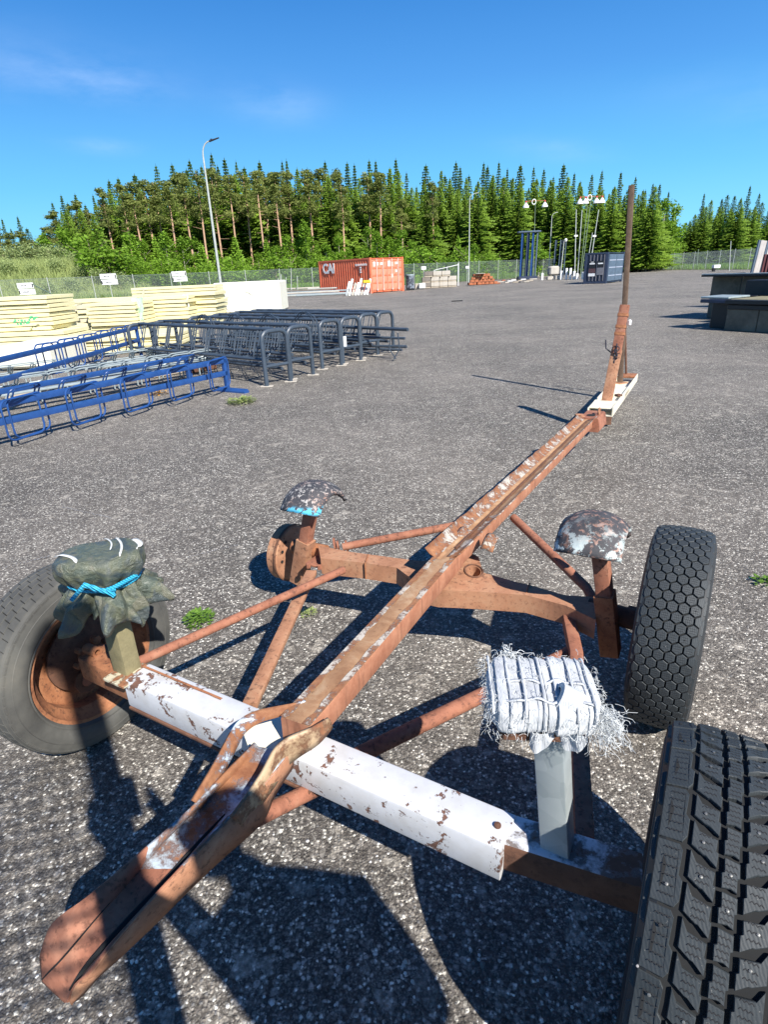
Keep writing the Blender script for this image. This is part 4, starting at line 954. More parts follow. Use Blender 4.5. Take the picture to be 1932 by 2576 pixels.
for hd_, s_ in ((hl, -1), (hr_, 1)):
    vs = [hd_+Vector((.02*s_, -.02, -.02)), hd_+Vector((.004*s_, -.015, .01))]; es = [(0, 1)]; rd = [.024, .026]
    for k in range(4):
        z = .040-.024*k; b0 = len(vs); ln = (.9, 1, .95, .75)[k]
        vs += [hd_+Vector((.0, -.004, z*.6)), hd_+Vector((-.012*s_, .012, z)), hd_+Vector((-.012*s_-.028*s_*ln, .016, z))]; es += [(1, b0), (b0, b0+1), (b0+1, b0+2)]; rd += [.010, .0085, .007]
    b0 = len(vs); vs += [hd_+Vector((.0, -.03, .02)), hd_+Vector((-.022*s_, -.034, .03))]; es += [(1, b0), (b0, b0+1)]; rd += [.011, .009]
    skin('hand', vs, es, rd, M['skin'], PT, 1)
ph_ = thing('phone', (0, -.035, H-.04), 'black phone held upright in the hands of the person', 'phone')
mb = MB(); mb.box((0, -.035, H), .075, .009, .155, 0, bev=.003); obj('case', mb, M['phone'], ph_)
mb = MB(); mb.box((0, -.0402, H), .068, .001, .145, 0); obj('screen', mb, M['ink'], ph_)

# mesh fence panel standing behind, ending in a post
fa = Vector((-.75, 1.2, 0)); sh = Vector((.515, -.857, 0))
FP = Vector((.365, -.72, 0))
ft = thing('tall_mesh_fence', FP, 'tall galvanised weld mesh fence standing behind the photographer', 'fence')
mb = MB(); mb.box(FP+Vector((0, 0, 1.34)), .07, .07, 2.68, 0, bev=.004); obj('post', mb, M['galv'], ft)
mb = MB(); mb.box(FP+Vector((0, 0, 2.69)), .15, .12, .06, 0, bev=.01); obj('post_cap', mb, M['galv'], ft)
fd = Vector((-1, -.32, 0)).normalized(); mb = MB()
mb2 = MB()
for k in range(60):
    a = FP+fd*(.06+.045*k); mb2.tube([a+Vector((0, 0, .05)), a+Vector((0, 0, 2.3))], .0026, 4)
for k in range(48):
    a = FP+fd*.04+Vector((0, 0, .06+.0475*k)); mb2.tube([a, a+fd*2.7], .0046, 4)
o = obj('wire_mesh', mb2, M['galv'], ft, smooth=0, fixn=False); stuff(o)

# ------------------------------------------------------------------ fence round the yard
fpost = MB(); fpost.tube([(0, 0, 0), (0, 0, 2.02)], .028, 8)
fpost_me = finish(fpost.mesh('post'), M['pole'])
pan = MB(); LP_ = 3.0
def wire(a, b, r): pan.tube([a, b], r, 3)
for k in range(60): wire((0, .05*k+.025, .04), (0, .05*k+.025, 1.93), .0042)
for k in range(20): wire((0, 0, .06+.0975*k), (0, LP_, .06+.0975*k), .0042)
wire((0, 0, 1.94), (0, LP_, 1.94), .010)
pan_me = finish(pan.mesh('wire_mesh'), M['fence'], None, 0, False)
fence = thing('mesh_fence', FL[3], 'long galvanised mesh fence with thin posts round the far side of the yard', 'fence')
def fence_run(a, b, par):
    d = b-a; n = max(1, int(round(d.length/LP_))); d /= n; rz = math.atan2(d.y, d.x)-math.pi/2
    for i in range(n):
        p = a+d*i-par.location
        o = link('post', fpost_me, par); o.location = p
        q = link('wire_mesh', pan_me, par); q.location = p; q.rotation_euler = (0, 0, rz); q.scale = (1, d.length/LP_, 1); q['kind'] = 'stuff'
for a, b_ in zip(FL[1:-1], FL[2:]): fence_run(a, b_, fence)

# ------------------------------------------------------------------ grassy bank, verge
def pnorm(v): return v
def hill(x, y):
    return 0
bankm = MB(); nx_, ny_ = 60, 26; rows = []
for j in range(ny_+1):
    r = []
    for i in range(nx_+1):
        px = -700 + 1500*i/nx_; D0 = 54 if px < 430 else 54+(px-430)*.014
        D = D0+3+26*j/ny_; p = PD(px, D)
        # height profile of the bank: its ridge as seen in the photograph
        e = max(0, min(1, (420-px)/230)); e = e*e*(3-2*e)
        t = min(1, j/ny_*1.9); t = t*t*(3-2*t)
        e *= min(1, i/12); t *= min(1, (ny_-j)/6)
        h = e*t*3.3 + noise.noise(Vector((p.x*.12, p.y*.12, 0)))*.5*t + .02
        p.z = max(h, .0+.01*j/ny_); r.append(p)
    rows.append(r)
bk_ = struct(obj('grassy_bank', loft(rows), M['grass_ground'], smooth=60, fixn=False))
def bank_h(px, D):
    D0 = 54 if px < 430 else 54+(px-430)*.014; j = (D-D0-3)/26
    if j < 0: return 0
    e = max(0, min(1, (420-px)/230)); e = e*e*(3-2*e); t = min(1, j*1.9); t = t*t*(3-2*t); return e*t*3.3
# tall grass on the bank and along the fence
def grass(name, n, gen, hh, label, seed, mt):
    rg = random.Random(seed); vs = []; fs = []
    for i in range(n):
        p = gen(rg); h_ = hh*rg.uniform(.5, 1.3); a = rg.random()*6.28; w_ = .035*rg.uniform(.7, 1.8); lx = rg.gauss(0, .3)*h_; ly = rg.gauss(0, .3)*h_
        b0 = len(vs); c, s__ = math.cos(a)*w_, math.sin(a)*w_
        vs += [(p.x-c, p.y-s__, p.z), (p.x+c, p.y+s__, p.z), (p.x+lx, p.y+ly, p.z+h_)]; fs.append((b0, b0+1, b0+2))
    mb = MB(); mb.v = vs; mb.f = fs; mb.mi = [0]*len(fs)
    return tag(stuff(obj(name, mb, mt, smooth=0, fixn=False)), label, 'grass')
def g1(rg):
    px = rg.uniform(-200, 430); D = 56+24*rg.random()**1.2; p = PD(px, D); p.z = bank_h(px, D)-.05; return p
grass('tall_grass', 42000, g1, .75, 'pale tall grass covering the bank beyond the fence on the left', 1, M['blade'])
def g2(rg):
    k = rg.choice([2, 3, 3, 4, 4, 5, 5, 6, 7, 8, 9]); a, b_ = FL[k], FL[k+1]; p = a.lerp(b_, rg.random()); q = p.copy(); q.z = 0; q.normalize(); return p+q*rg.uniform(.3, 7)**1.0
grass('verge_grass', 26000, g2, .6, 'green rough grass growing along the foot of the fence', 2, M['birch'])

# ------------------------------------------------------------------ trees
def spruce_mesh(seed, hgt=20., rad=3.0, tiers=46, young=False):
    rg = random.Random(seed); mb = MB(); z0 = hgt*(.02 if young else .05)
    for i in range(tiers):
        t = (i+.5)/tiers; z = z0+(hgt-z0)*t; r = rad*((1-t)**.85)*(1-.25*math.exp(-t*14))*rg.uniform(.55, 1.25)+.07
        nb = int(6+9*(1-t)); a0 = rg.random()*6.28
        for k in range(nb):
            a = a0+k*6.283/nb+rg.gauss(0, .25); rr_ = r*rg.uniform(.55, 1.15); dx, dy = math.cos(a), math.sin(a); dr = -.22*rr_
            m__ = max(2, int(rr_/.42)+1)
            for q in range(m__):
                u_ = (q+.6)/m__; cx, cy, cz = dx*rr_*u_, dy*rr_*u_, z+dr*u_*u_+.10*rr_*u_**3
                sc_ = .32+.68*min(1, (1-t)*1.5); w_ = (.22+.24*(1-u_)*rg.uniform(.6, 1.4))*sc_; ln = (.32+.28*rg.random())*sc_; dp = rg.uniform(.15, .55)
                px_, py_ = -dy*w_, dx*w_
                vs = [(cx-dx*ln*.5, cy-dy*ln*.5, cz+.05), (cx+px_+dx*.1, cy+py_+dy*.1, cz-dp*.5), (cx+dx*ln, cy+dy*ln, cz-.04), (cx-px_+dx*.05, cy-py_+dy*.05, cz-dp)]
                mb.add(vs, [(0, 1, 2), (0, 2, 3)])
    for k in range(5):
        z = hgt-.1-.3*k; a = rg.random()*6.28; w_ = .06+.07*k
        for j in range(4):
            aa = a+j*1.57; mb.add([(0, 0, z+.42), (math.cos(aa)*w_, math.sin(aa)*w_, z), (math.cos(aa+.8)*w_*.5, math.sin(aa+.8)*w_*.5, z+.05)], [(0, 1, 2)])
    return mb
def clump(mb, rg, c, rx, rz, n, sz, mi=0):
    for i in range(n):
        while True:
            v = Vector((rg.uniform(-1, 1), rg.uniform(-1, 1), rg.uniform(-1, 1)))
            if .25 < v.length < 1: break
        v = v*(.55+.45*v.length)
        p = Vector((c[0]+v.x*rx, c[1]+v.y*rx, c[2]+v.z*rz)); s_ = sz*rg.uniform(.6, 1.5); d1 = Vector((rg.gauss(0, 1), rg.gauss(0, 1), rg.gauss(0, .7))).normalized(); d2 = d1.cross(Vector((rg.gauss(0, 1), rg.gauss(0, 1), rg.gauss(0, 1)))).normalized()
        mb.add([p-d1*s_, p+d2*s_*.6, p+d1*s_, p-d2*s_*.5], [(0, 1, 2, 3)], mi)
def pine_mesh(seed, hgt=20.):
    rg = random.Random(seed); mb = MB()
    for i in range(30):
        t = rg.random(); z = hgt*(.62+.36*t); r = (1.7-1.3*t)*rg.uniform(.3, 1.1); a = rg.random()*6.28
        clump(mb, rg, (r*math.cos(a), r*math.sin(a), z), rg.uniform(.6, 1.05), rg.uniform(.35, .7), 85, .15)
    tk = MB(); tk.tube([(0, 0, 0), (.1, 0, hgt*.35), (.0, .12, hgt*.7), (0, 0, hgt*.97)], .16, 7, rs=[.19, .16, .11, .03])
    for i in range(10):
        z = hgt*rg.uniform(.35, .85); a = rg.random()*6.28; ln = rg.uniform(.5, 1.6); tk.tube([(.05, .05, z), (math.cos(a)*ln, math.sin(a)*ln, z+rg.uniform(-.1, .5))], .03, 4, rs=[.035, .015])
    return mb, tk
def leafy_mesh(seed, hgt=9., rad=1.8, n=26, sz=.14, low=.12):
    rg = random.Random(seed); mb = MB()
    for i in range(n):
        t = rg.random(); z = hgt*(low+(1-low)*t*.95); r = rad*math.sin(math.pi*min(1, .18+t*.80))**.8*rg.uniform(.1, .85); a = rg.random()*6.28
        clump(mb, rg, (r*math.cos(a), r*math.sin(a), z), rad*rg.uniform(.25, .5), rad*rg.uniform(.35, .6), 90, sz)
    tk = MB(); tk.tube([(0, 0, 0), (.05, .0, hgt*.4), (0, .05, hgt*.9)], .1, 6, rs=[.09, .065, .015])
    for i in range(7):
        z = hgt*rg.uniform(.2, .75); a = rg.random()*6.28; tk.tube([(0, 0, z), (math.cos(a)*rad*.6, math.sin(a)*rad*.6, z+rad*.6)], .02, 4, rs=[.03, .01])
    return mb, tk
def tree_data(mb, mt, tk, mt2): return finish(mb.mesh('crown'), mt, None, 0, False), finish(tk.mesh('trunk'), mt2, None, 60, False)
def strunk(h_):
    tk = MB(); tk.tube([(0, 0, 0), (0, 0, h_*.97)], .2, 6, rs=[.22, .03]); return tk
SPR = [tree_data(spruce_mesh(i, 20, 3.9+.5*(i % 3), 56), M['spruce'], strunk(20), M['bark']) for i in range(5)]
SPD = [tree_data(spruce_mesh(20+i, 20, 2.9+.5*i, 44), M['spruce_far'], strunk(20), M['bark']) for i in range(3)]
PIN = [(lambda a: tree_data(a[0], M['pine'], a[1], M['bark_pine']))(pine_mesh(40+i)) for i in range(5)]
BIR = [(lambda a: tree_data(a[0], M['birch'], a[1], M['bark_birch']))(leafy_mesh(60+i, 9, 1.7+.2*(i % 2))) for i in range(4)]
BSH = [(lambda a: tree_data(a[0], M['birch'], a[1], M['bark']))(leafy_mesh(80+i, 4, 2.0, 22, .11, .05)) for i in range(3)]
WIL = [(lambda a: tree_data(a[0], M['willow'], a[1], M['bark']))(leafy_mesh(90+i, 4, 2.2, 24, .11, .02)) for i in range(2)]
YSP = [tree_data(spruce_mesh(120+i, 7, 1.7, 26, True), M['birch'], strunk(7), M['bark']) for i in range(2)]
rgT = random.Random(77)
def tree(kind, nm, px, D, top, label, group, base_h, wide=1.0, zb=0.0):
    d_ = rgT.choice(kind); h_ = ZT(px, top, D)-zb; k = h_/base_h
    p = PD(px, D, zb); r = thing(nm, p, label, 'tree', group, rgT.random()*6.28); kw = k**.8*wide*rgT.uniform(.88, 1.12); r.scale = (kw, kw, k)
    c = link('crown', d_[0], r); t = link('trunk', d_[1], r); return r
# skyline of the wood, as (pixel column, pixel row of the tops)
SKY = [(-300, 520), (-80, 545), (0, 548), (40, 555), (80, 548), (118, 585), (160, 525), (200, 495), (230, 478), (262, 510), (290, 468), (320, 450), (360, 440), (400, 432), (440, 425), (480, 415), (520, 412), (560, 400), (605, 385), (640, 395), (680, 408), (720, 412), (760, 400), (800, 412), (840, 400), (875, 420), (910, 415), (940, 412), (975, 415), (1010, 408), (1050, 435), (1090, 418), (1125, 405), (1160, 425), (1190, 432), (1230, 410), (1270, 412), (1300, 425), (1330, 430), (1360, 428), (1400, 415), (1430, 440), (1455, 430), (1490, 440), (1520, 440), (1555, 448), (1590, 438), (1610, 462), (1630, 458), (1660, 492), (1690, 515), (1705, 528), (1735, 508), (1770, 486), (1800, 490), (1845, 475), (1865, 482), (1900, 510), (1932, 515), (2000, 520), (2300, 500)]
def sky_y(px):
    for (a, ya), (b_, yb) in zip(SKY[:-1], SKY[1:]):
        if a <= px <= b_: return ya+(yb-ya)*(px-a)/(b_-a)
    return SKY[0][1] if px < 0 else SKY[-1][1]
def zone(px):
    for x, z in ((60, 'over the bank'), (230, 'left of the round bush'), (430, 'above the left signs'), (560, 'around the street lamp'), (790, 'left of the red container'), (1030, 'behind the red container'), (1200, 'behind the stone blocks'), (1380, 'behind the blue frame'), (1600, 'behind the floodlights'), (1700, 'right of the mast')):
        if px < x: return z
    return 'beyond the dark tanks'
i = 0; px = -150.
rgT.seed(5)
while px < 2080:
    far = 1 if px > 1660 else 0; D = (104 if not far else 125)+rgT.uniform(-5, 9)
    jag = rgT.choice((-14, -4, 6, 18, 34, 50, 66))
    tree(SPD, 'spruce_tree', px, D, sky_y(px)+jag*.7, 'dark skyline spruce '+zone(px), 'dark spruces on the skyline of the wood', 20, rgT.uniform(.75, 1.5))
    px += rgT.uniform(9, 27)
px = 190.
while px < 2080:                                      # filling rank, lower
    tree(SPR, 'spruce_tree', px, (90 if px < 1660 else 112)+rgT.uniform(-3, 3), sky_y(px)+rgT.uniform(48, 105), 'shorter green spruce inside the wood '+zone(px), 'green spruces in the wood', 20, 1.75)
    px += rgT.uniform(20, 38)
px = -120.
while px < 2080:                                      # second rank fills the wall
    D = (94 if px < 1660 else 116)+rgT.uniform(-4, 5)
    pine = 210 < px < 760 or 850 < px < 960
    k = rgT.random()
    if px > 1040 or (k < .75 and px > 180): tree(SPR, 'spruce_tree', px, D, sky_y(px)+rgT.uniform(18, 60), 'full green spruce '+zone(px), 'green spruces in the wood', 20, 1.05)
    elif pine: tree(PIN, 'pine_tree', px, D, sky_y(px)+rgT.uniform(4, 30), 'inner pine with bare trunk '+zone(px), 'pines in the wood', 20, 1.35)
    else: tree(PIN if px < 180 else SPR, 'pine_tree' if px < 180 else 'spruce_tree', px, D, sky_y(px)+rgT.uniform(8, 40), ('small dark pine ' if px < 180 else 'half hidden green spruce ')+zone(px), 'second rank of the wood', 20, 1.3)
    px += rgT.uniform(17, 30)
for px, top in ((300, 470), (345, 462), (372, 455), (402, 450), (425, 448), (455, 452), (495, 430), (530, 425), (566, 420), (605, 430), (640, 425), (672, 425), (715, 430), (745, 428), (792, 415), (822, 420), (870, 455), (935, 430), (962, 430), (1015, 500), (1090, 455), (1190, 500)):
    tree(PIN, 'pine_tree', px, 84+rgT.uniform(-3, 3), top, 'tall front pine, orange-brown trunk, '+zone(px), 'front pines with bare trunks', 20, 1.15)
for px, top in ((842, 440), (1040, 470), (1075, 480), (1150, 475), (1200, 455), (1235, 440), (1262, 445), (1300, 455), (1340, 450), (1380, 460), (1415, 445), (1450, 470), (1500, 480), (1530, 470), (1565, 470), (1600, 480), (1628, 470), (1760, 520), (1800, 520), (1842, 500), (1880, 520), (1925, 530), (1010, 460), (905, 470), (880, 480), (240, 520), (205, 530), (268, 540), (182, 560), (1690, 575), (1715, 560), (1735, 540)):
    tree(SPR, 'spruce_tree', px, (86 if px < 1660 else 104)+rgT.uniform(-4, 3), top, 'broad front spruce, drooping boughs, '+zone(px), 'front spruces of the wood', 20, 1.25)
lab = ('slender light birch ', 'young bright green tree ', 'pale-trunked sapling ')
px = 330.
while px < 1660:
    top = 624+rgT.uniform(-38, 28)
    if 860 < px < 1040: top -= 15
    if 1200 < px < 1330: top += 35
    kk = rgT.random()
    tree(YSP if kk < .22 else BIR, 'young_spruce' if kk < .22 else 'birch_tree', px, 77+rgT.uniform(-3, 5)+(max(0, px-1300)*.07), top, ('young light green spruce ' if kk < .22 else rgT.choice(lab))+zone(px), 'young trees along the wood edge', 7 if kk < .22 else 9, 1.25 if kk > .22 else 1.1)
    px += rgT.uniform(16, 34)
for px, top, wd in ((775, 555, 1.0), (1100, 575, 1.0), (1660, 505, 1.5), (1632, 560, 1.2), (1685, 520, 1.4), (1560, 575, 1.2), (1880, 560, 1.5), (1915, 575, 1.8), (1950, 560, 1.8), (1505, 600, 1.1), (1850, 590, 1.3), (190, 575, 1.2), (135, 590, 1.2)):
    tree(BIR, 'birch_tree', px, 80+max(0, px-1450)*.06+rgT.uniform(-3, 3), top, 'taller light green birch '+zone(px), 'young trees along the wood edge', 9, wd)
px = 340.
while px < 1900:
    tree(BSH, 'bush', px, 72+max(0, px-1150)*.08+rgT.uniform(-2, 3), HOR(px)-rgT.uniform(22, 62) if px < 1640 else HOR(px)-rgT.uniform(10, 30), 'low green bush behind the fence, '+zone(px), 'bushes behind the fence', 4, 1.3).__setitem__('category', 'bush')
    px += rgT.uniform(22, 50)
for px, top, D, lb in ((245, 588, 66, 'rounded light green bush left of the pines'), (282, 618, 65, 'lower light green bush beside the rounded one'), (320, 640, 66, 'light bush sloping towards the signs')):
    tree(BSH, 'bush', px, D, top, lb, None, 4, 1.5, .8)['category'] = 'bush'
for j, (px, top, D) in enumerate(((-60, 628, 74), (10, 622, 76), (55, 626, 74), (95, 618, 73), (130, 622, 74), (165, 620, 72), (200, 640, 70), (30, 660, 66), (90, 668, 66), (150, 655, 66), (215, 668, 64), (250, 680, 63), (300, 690, 62), (-20, 690, 64), (180, 700, 61), (120, 712, 60))):
    zb = bank_h(px, D)*.8
    tree(WIL, 'willow_shrub', px, D, top, 'pale grey-green willow shrub on the bank, '+('top row' if j < 7 else 'lower slope above the foam stacks'), 'willow shrubs on the bank', 4, 1.35, zb)['category'] = 'shrub'

# ------------------------------------------------------------------ street lamps, poles, masts
def lamp(px, py, D, top, arm, label, name='street_lamp', grp='street lamps at the yard edge', r=.06, head=True, htop=None):
    p = PD(px, D); t = thing(name, p, label, 'street lamp', grp)
    q = Vector((0, 0, ZT(top[0], top[1], D))); hh = q.z; vx = RT.copy(); vx.z = 0; vx.normalize()
    hz = ZT(arm[0], arm[1], D)-hh; ln = (arm[0]-top[0])*D/1594
    lean = vx*((top[0]-px - (px-1129)/(HOR(px)+40-4874)*0)*0)
    pts = [Vector((0, 0, 0)), Vector((0, 0, hh*.5)), Vector((0, 0, hh))]
    for k in range(1, 6): a = k/5; pts.append(Vector((0, 0, hh))+vx*ln*(1-math.cos(a*1.35))*.9+Vector((0, 0, hz*math.sin(a*1.57))))
    mb = MB(); mb.tube(pts, r, 10, rs=[r*1.15, r, r*.6]+[r*.5]*5); obj('pole', mb, M['pole'], t, local=True)
    if head:
        e = pts[-1]; mb = MB(); mb.ext(e-vx*.05-Vector((0, 0, .02)), e+vx*.62+Vector((0, 0, .16)), [(-.10, -.03), (.10, -.03), (.14, .0), (.10, .05), (-.10, .05), (-.14, .0)], p2=[(-.06, -.02), (.06, -.02), (.08, .0), (.06, .03), (-.06, .03), (-.08, .0)]); obj('lamp_head', mb, M['lamp_dark'], t, local=True)
        mb = MB(); mb.box((e+vx*.1+Vector((0, 0, .10))), .16, .12, .06, 0, bev=.02); obj('sensor_box', mb, M['lamp_dark'], t, local=True)
    return t
lamp(553, 0, 47, (505, 392), (534, 356), 'tall street lamp with dark flat head, left of centre', r=.085)
lamp(1180, 0, 64, (1182, 500), (1212, 484), 'thin pale street lamp pole with bent arm beside the rusty bundle', r=.055, head=False)
lamp(1382, 0, 70, (1391, 545), (1410, 533), 'small bent lamp pole between the blue column frame and the floodlights', r=.05, head=False)
def pole(px, D, base_up, topx, topy, r, mt, label, name='light_pole', cat='pole', grp=None, extra=None):
    p = PD(px, D); e = PD(topx, D); h_ = ZT(topx, topy, D); t = thing(name, p, label, cat, grp)
    # a vertical thing leans in the picture; remove that to find its true lean
    dx = (px-topx) ; vx = RT.copy(); vx.z = 0; vx.normalize()
    hp = h_*1723/D; natural = (px-1129)/4200*hp
    lean = vx*((topx-px-natural)*D/1594)
    mb = MB(); mb.tube([Vector((0, 0, base_up)), lean+Vector((0, 0, h_))], r, 8, rs=[r*1.1, r*.8]); obj('shaft', mb, M[mt], t, local=True)
    if extra: extra(t, lean, h_, vx)
    return t
def bell(t, c, name='lamp_shade'):
    mb = MB(); mb.lathe([(.03, .28), (.08, .24), (.17, .12), (.30, -.06), (.32, -.20), (.30, -.20), (.16, .0), (.0, .1)], c, (0, 0, 1), 18); s_ = obj(name, mb, M['white'], t, local=True)
    mb = MB(); mb.lathe([(.0, .44), (.07, .43), (.09, .30), (.04, .27), (0, .27)], c, (0, 0, 1), 12); obj('red_cap', mb, M['red'], t, local=True)
def cross4(n, sp, ringk):
    def f(t, lean, h_, vx):
        c = lean+Vector((0, 0, h_)); mb = MB(); w_ = sp*(n-1)/2; mb.tube([c-vx*w_+Vector((0, 0, .1)), c+vx*w_+Vector((0, 0, .1))], .03, 6); obj('crossarm', mb, M['rust'], t, local=True)
        for k in range(n):
            if n > 2 and k == n//2: continue
            bell(t, c+vx*(k-(n-1)/2)*sp-Vector((0, 0, .3)))
        mb = MB(); a = c-vx*.15+Vector((0, 0, .02)); mb.tube([a+vx*.2*math.cos(q)+Vector((0, 0, .24*math.sin(q))) for q in [i*math.pi/5 for i in range(10)]], .045, 6, closed=True); obj('ring_bracket', mb, M['white'], t, local=True)
    return f
pole(1343, 70, 0, 1349, 508, .035, 'pole_green', 'floodlight mast with two white bell lamps above the blue column frame', 'floodlight_mast', 'mast', 'floodlight masts', cross4(2, 1.95, 0))
pole(1466, 68, 0, 1489, 497, .04, 'pole_green', 'floodlight mast with a row of four white bell lamps, tallest of the leaning poles', 'floodlight_mast', 'mast', 'floodlight masts', cross4(5, .54, 0))
def globe(t, lean, h_, vx):
    mb = MB(); mb.lathe([(0, -.16), (.11, -.12), (.16, 0), (.11, .12), (0, .16)], lean+Vector((0, 0, h_))+vx*.15, (0, 0, 1), 14); obj('globe', mb, M['white'], t, local=True)
def boxmid(t, lean, h_, vx):
    mb = MB(); mb.box(lean*.55+Vector((0, 0, h_*.62)), .34, .12, .16, 0, bev=.02); obj('switch_box', mb, M['white'], t, local=True)
pole(1412, 66, 0, 1422, 604, .05, 'pole', 'short pole with round white globe lamp beside the white posts', 'globe_lamp', 'lamp', None, globe)
pole(1449, 67, 0, 1453, 527, .055, 'pole', 'straight pale pole with white box half way, leftmost of the pole cluster', extra=boxmid)
pole(1456, 67, 0, 1467, 528, .05, 'pole', 'pale pole with short bent tip, second in the pole cluster')
pole(1463, 68, 0, 1480, 512, .04, 'pole_green', 'thin greenish pole, third in the pole cluster')
pole(1484, 64, 0, 1508, 527, .05, 'pole', 'pale leaning pole with round white junction, rightmost of the cluster by the dark container', extra=boxmid)
pole(1476, 66, 0, 1493, 585, .04, 'pole', 'short leaning pale pole half hidden by the dark container')
# tall blue column frame
def column_frame(pxs, D, top, label, mts, name='column_frame', slab=True):
    p0 = PD(sum(pxs)/len(pxs), D); t = thing(name, p0, label, 'rack'); h_ = ZT(sum(pxs)/len(pxs), top, D); vx = RT.copy(); vx.z = 0; vx.normalize()
    for k, px in enumerate(pxs):
        x = (px-sum(pxs)/len(pxs))*D/1594; mb = MB(); dd = (k % 2)*.5; b_ = vx*x+Vector((0, dd, .3 if slab else 0)); mb.tube([b_, b_+Vector((0, 0, h_-.2))+vx*.06], .085 if slab else .05, 8); obj('column', mb, M[mts[k % len(mts)]], t, local=True)
    w_ = (pxs[-1]-pxs[0])*D/1594
    if slab:
        mb = MB(); mb.box((0, .25, h_), w_+.7, .9, .14, math.atan2(vx.y, vx.x), bev=.03); obj('top_frame', mb, M['grey_blue'], t, local=True)
        mb = MB(); mb.box((0, .25, .16), w_+.4, 1.0, .3, math.atan2(vx.y, vx.x), bev=.02); obj('base_block', mb, M['navy'], t, local=True)
    return t
column_frame([1310, 1316, 1323, 1330, 1336, 1341, 1347], 66, 583, 'tall blue and grey bundle of upright columns under a flat top frame', ['blue', 'grey_blue', 'navy', 'blue', 'blue'])
column_frame([1394, 1400, 1406, 1413, 1419], 69, 598, 'loose row of thin dark blue upright pipes left of the globe lamp', ['grey_blue', 'navy', 'grey_blue', 'navy'], 'pipe_rack', False)

# thin green stakes by the red container
for k, (px, top) in enumerate(((694, 700), (702, 690), (714, 697), (727, 675), (743, 694))):
    pole(px+1, 47, 0, px, top, .03, 'pole', 'thin pale stake %s of the row left of the red container' % ('first', 'second', 'third', 'fourth', 'fifth')[k] if False else ('shortest leftmost', 'second', 'middle', 'tallest', 'rightmost')[k]+' thin stake left of the red container', 'stake', 'stake', 'stakes left of the red container')

# ------------------------------------------------------------------ containers
def container(corner, D, yaw, Ls, Ws, Ht, label, side_m, door_m, name, ncor, side_is_left=True):
    """near lower corner at pixel column 'corner'; the long side runs to the left-back, the door end to the right-back"""
    p = PD(corner, D); t = thing(name, p, label, 'container'); a = R_(yaw)
    ls = Vector((-math.cos(a), math.sin(a), 0)); ds = Vector((math.sin(a), math.cos(a), 0))    # along the side, along the door
    def pt(u, v, z): return ls*u+ds*v+Vector((0, 0, z))
    Z = Vector((0, 0, 1))
    def boxl(u0, u1, v0, v1, z0, z1):
        mb = MB(); vs = [pt(u, v, z) for u in (u0, u1) for v in (v0, v1) for z in (z0, z1)]
        return mb.add(vs, [(0, 1, 3, 2), (4, 6, 7, 5), (0, 4, 5, 1), (2, 3, 7, 6), (0, 2, 6, 4), (1, 5, 7, 3)])
    # corner posts and rails
    for u, v in ((0, 0), (Ls-.16, 0), (0, Ws-.16), (Ls-.16, Ws-.16)): obj('corner_post', boxl(u, u+.16, v, v+.16, 0, Ht), side_m, t, local=True)
    obj('top_rail', boxl(.16, Ls-.16, .0, .07, Ht-.10, Ht-.002), side_m, t, local=True); obj('bottom_rail', boxl(.16, Ls-.16, .0, .07, .02, .16), side_m, t, local=True)
    obj('roof', boxl(.05, Ls-.05, .05, Ws-.05, Ht-.08, Ht-.03), side_m, t, local=True); obj('floor', boxl(.05, Ls-.05, .08, Ws-.05, .05, .15), side_m, t, local=True)
    def corr(fn, n, z0, z1, nm, mt):
        mb = MB(); vs = []; pr = []
        for k in range(n):
            for f_, dep in ((.0, .0), (.36, .0), (.5, .055), (.86, .055)): pr.append(((k+f_)/n, dep))
        pr.append((1, 0))
        for u_, dp in pr: vs += [fn(u_, dp, z0), fn(u_, dp, z1)]
        mb.add(vs, [(2*i, 2*i+2, 2*i+3, 2*i+1) for i in range(len(pr)-1)]); return obj(nm, mb, mt, t, smooth=20, local=True)
    corr(lambda u_, dp, z: pt(.16+u_*(Ls-.32), .015+dp, z), ncor, .16, Ht-.10, 'side_panel', side_m)
    corr(lambda u_, dp, z: pt(.16+u_*(Ls-.32), Ws-.015-dp, z), ncor, .16, Ht-.10, 'side_panel', side_m)
    corr(lambda u_, dp, z: pt(Ls-.02-dp, .16+u_*(Ws-.32), z), 8, .16, Ht-.10, 'end_panel', side_m)
    return t, pt, boxl
RC, pt, boxl = container(931, 43.6, 50, 6.1, 3.15, 2.28, 'orange-red shipping container with white CAI lettering and rust-stained doors', M['cred'], M['cdoor'], 'shipping_container', 21)
hf = (3.15-.32)/2
for k in range(2):
    v0 = .16+k*hf; dr = obj('door', boxl(.02, .06, v0+.015, v0+hf-.015, .17, 2.16), M['cdoor'], RC, local=True)
    for j in range(4):
        z0 = .24+j*.475
        for q in (0, 1, 2):
            w3 = hf/3; mb = boxl(.004, .02, v0+q*w3+.07, v0+(q+1)*w3-.05, z0, z0+.34); obj('door_rib', mb, M['cdoor'], dr, local=True)
            mb = boxl(.003, .02, v0+q*w3+.06, v0+(q+1)*w3-.04, z0+.36, z0+.43); obj('door_rib', mb, M['cred'], dr, local=True)
    for q in (.30, .72):
        mb = MB(); mb.tube([pt(-.035, v0+hf*q, .14), pt(-.035, v0+hf*q, 2.2)], .026, 8); obj('lock_rod', mb, M['rod'], dr, local=True)
        mb = boxl(-.06, .0, v0+hf*q-.05, v0+hf*q+.05, .17, .25); obj('rod_keeper', mb, M['rod'], dr, local=True)
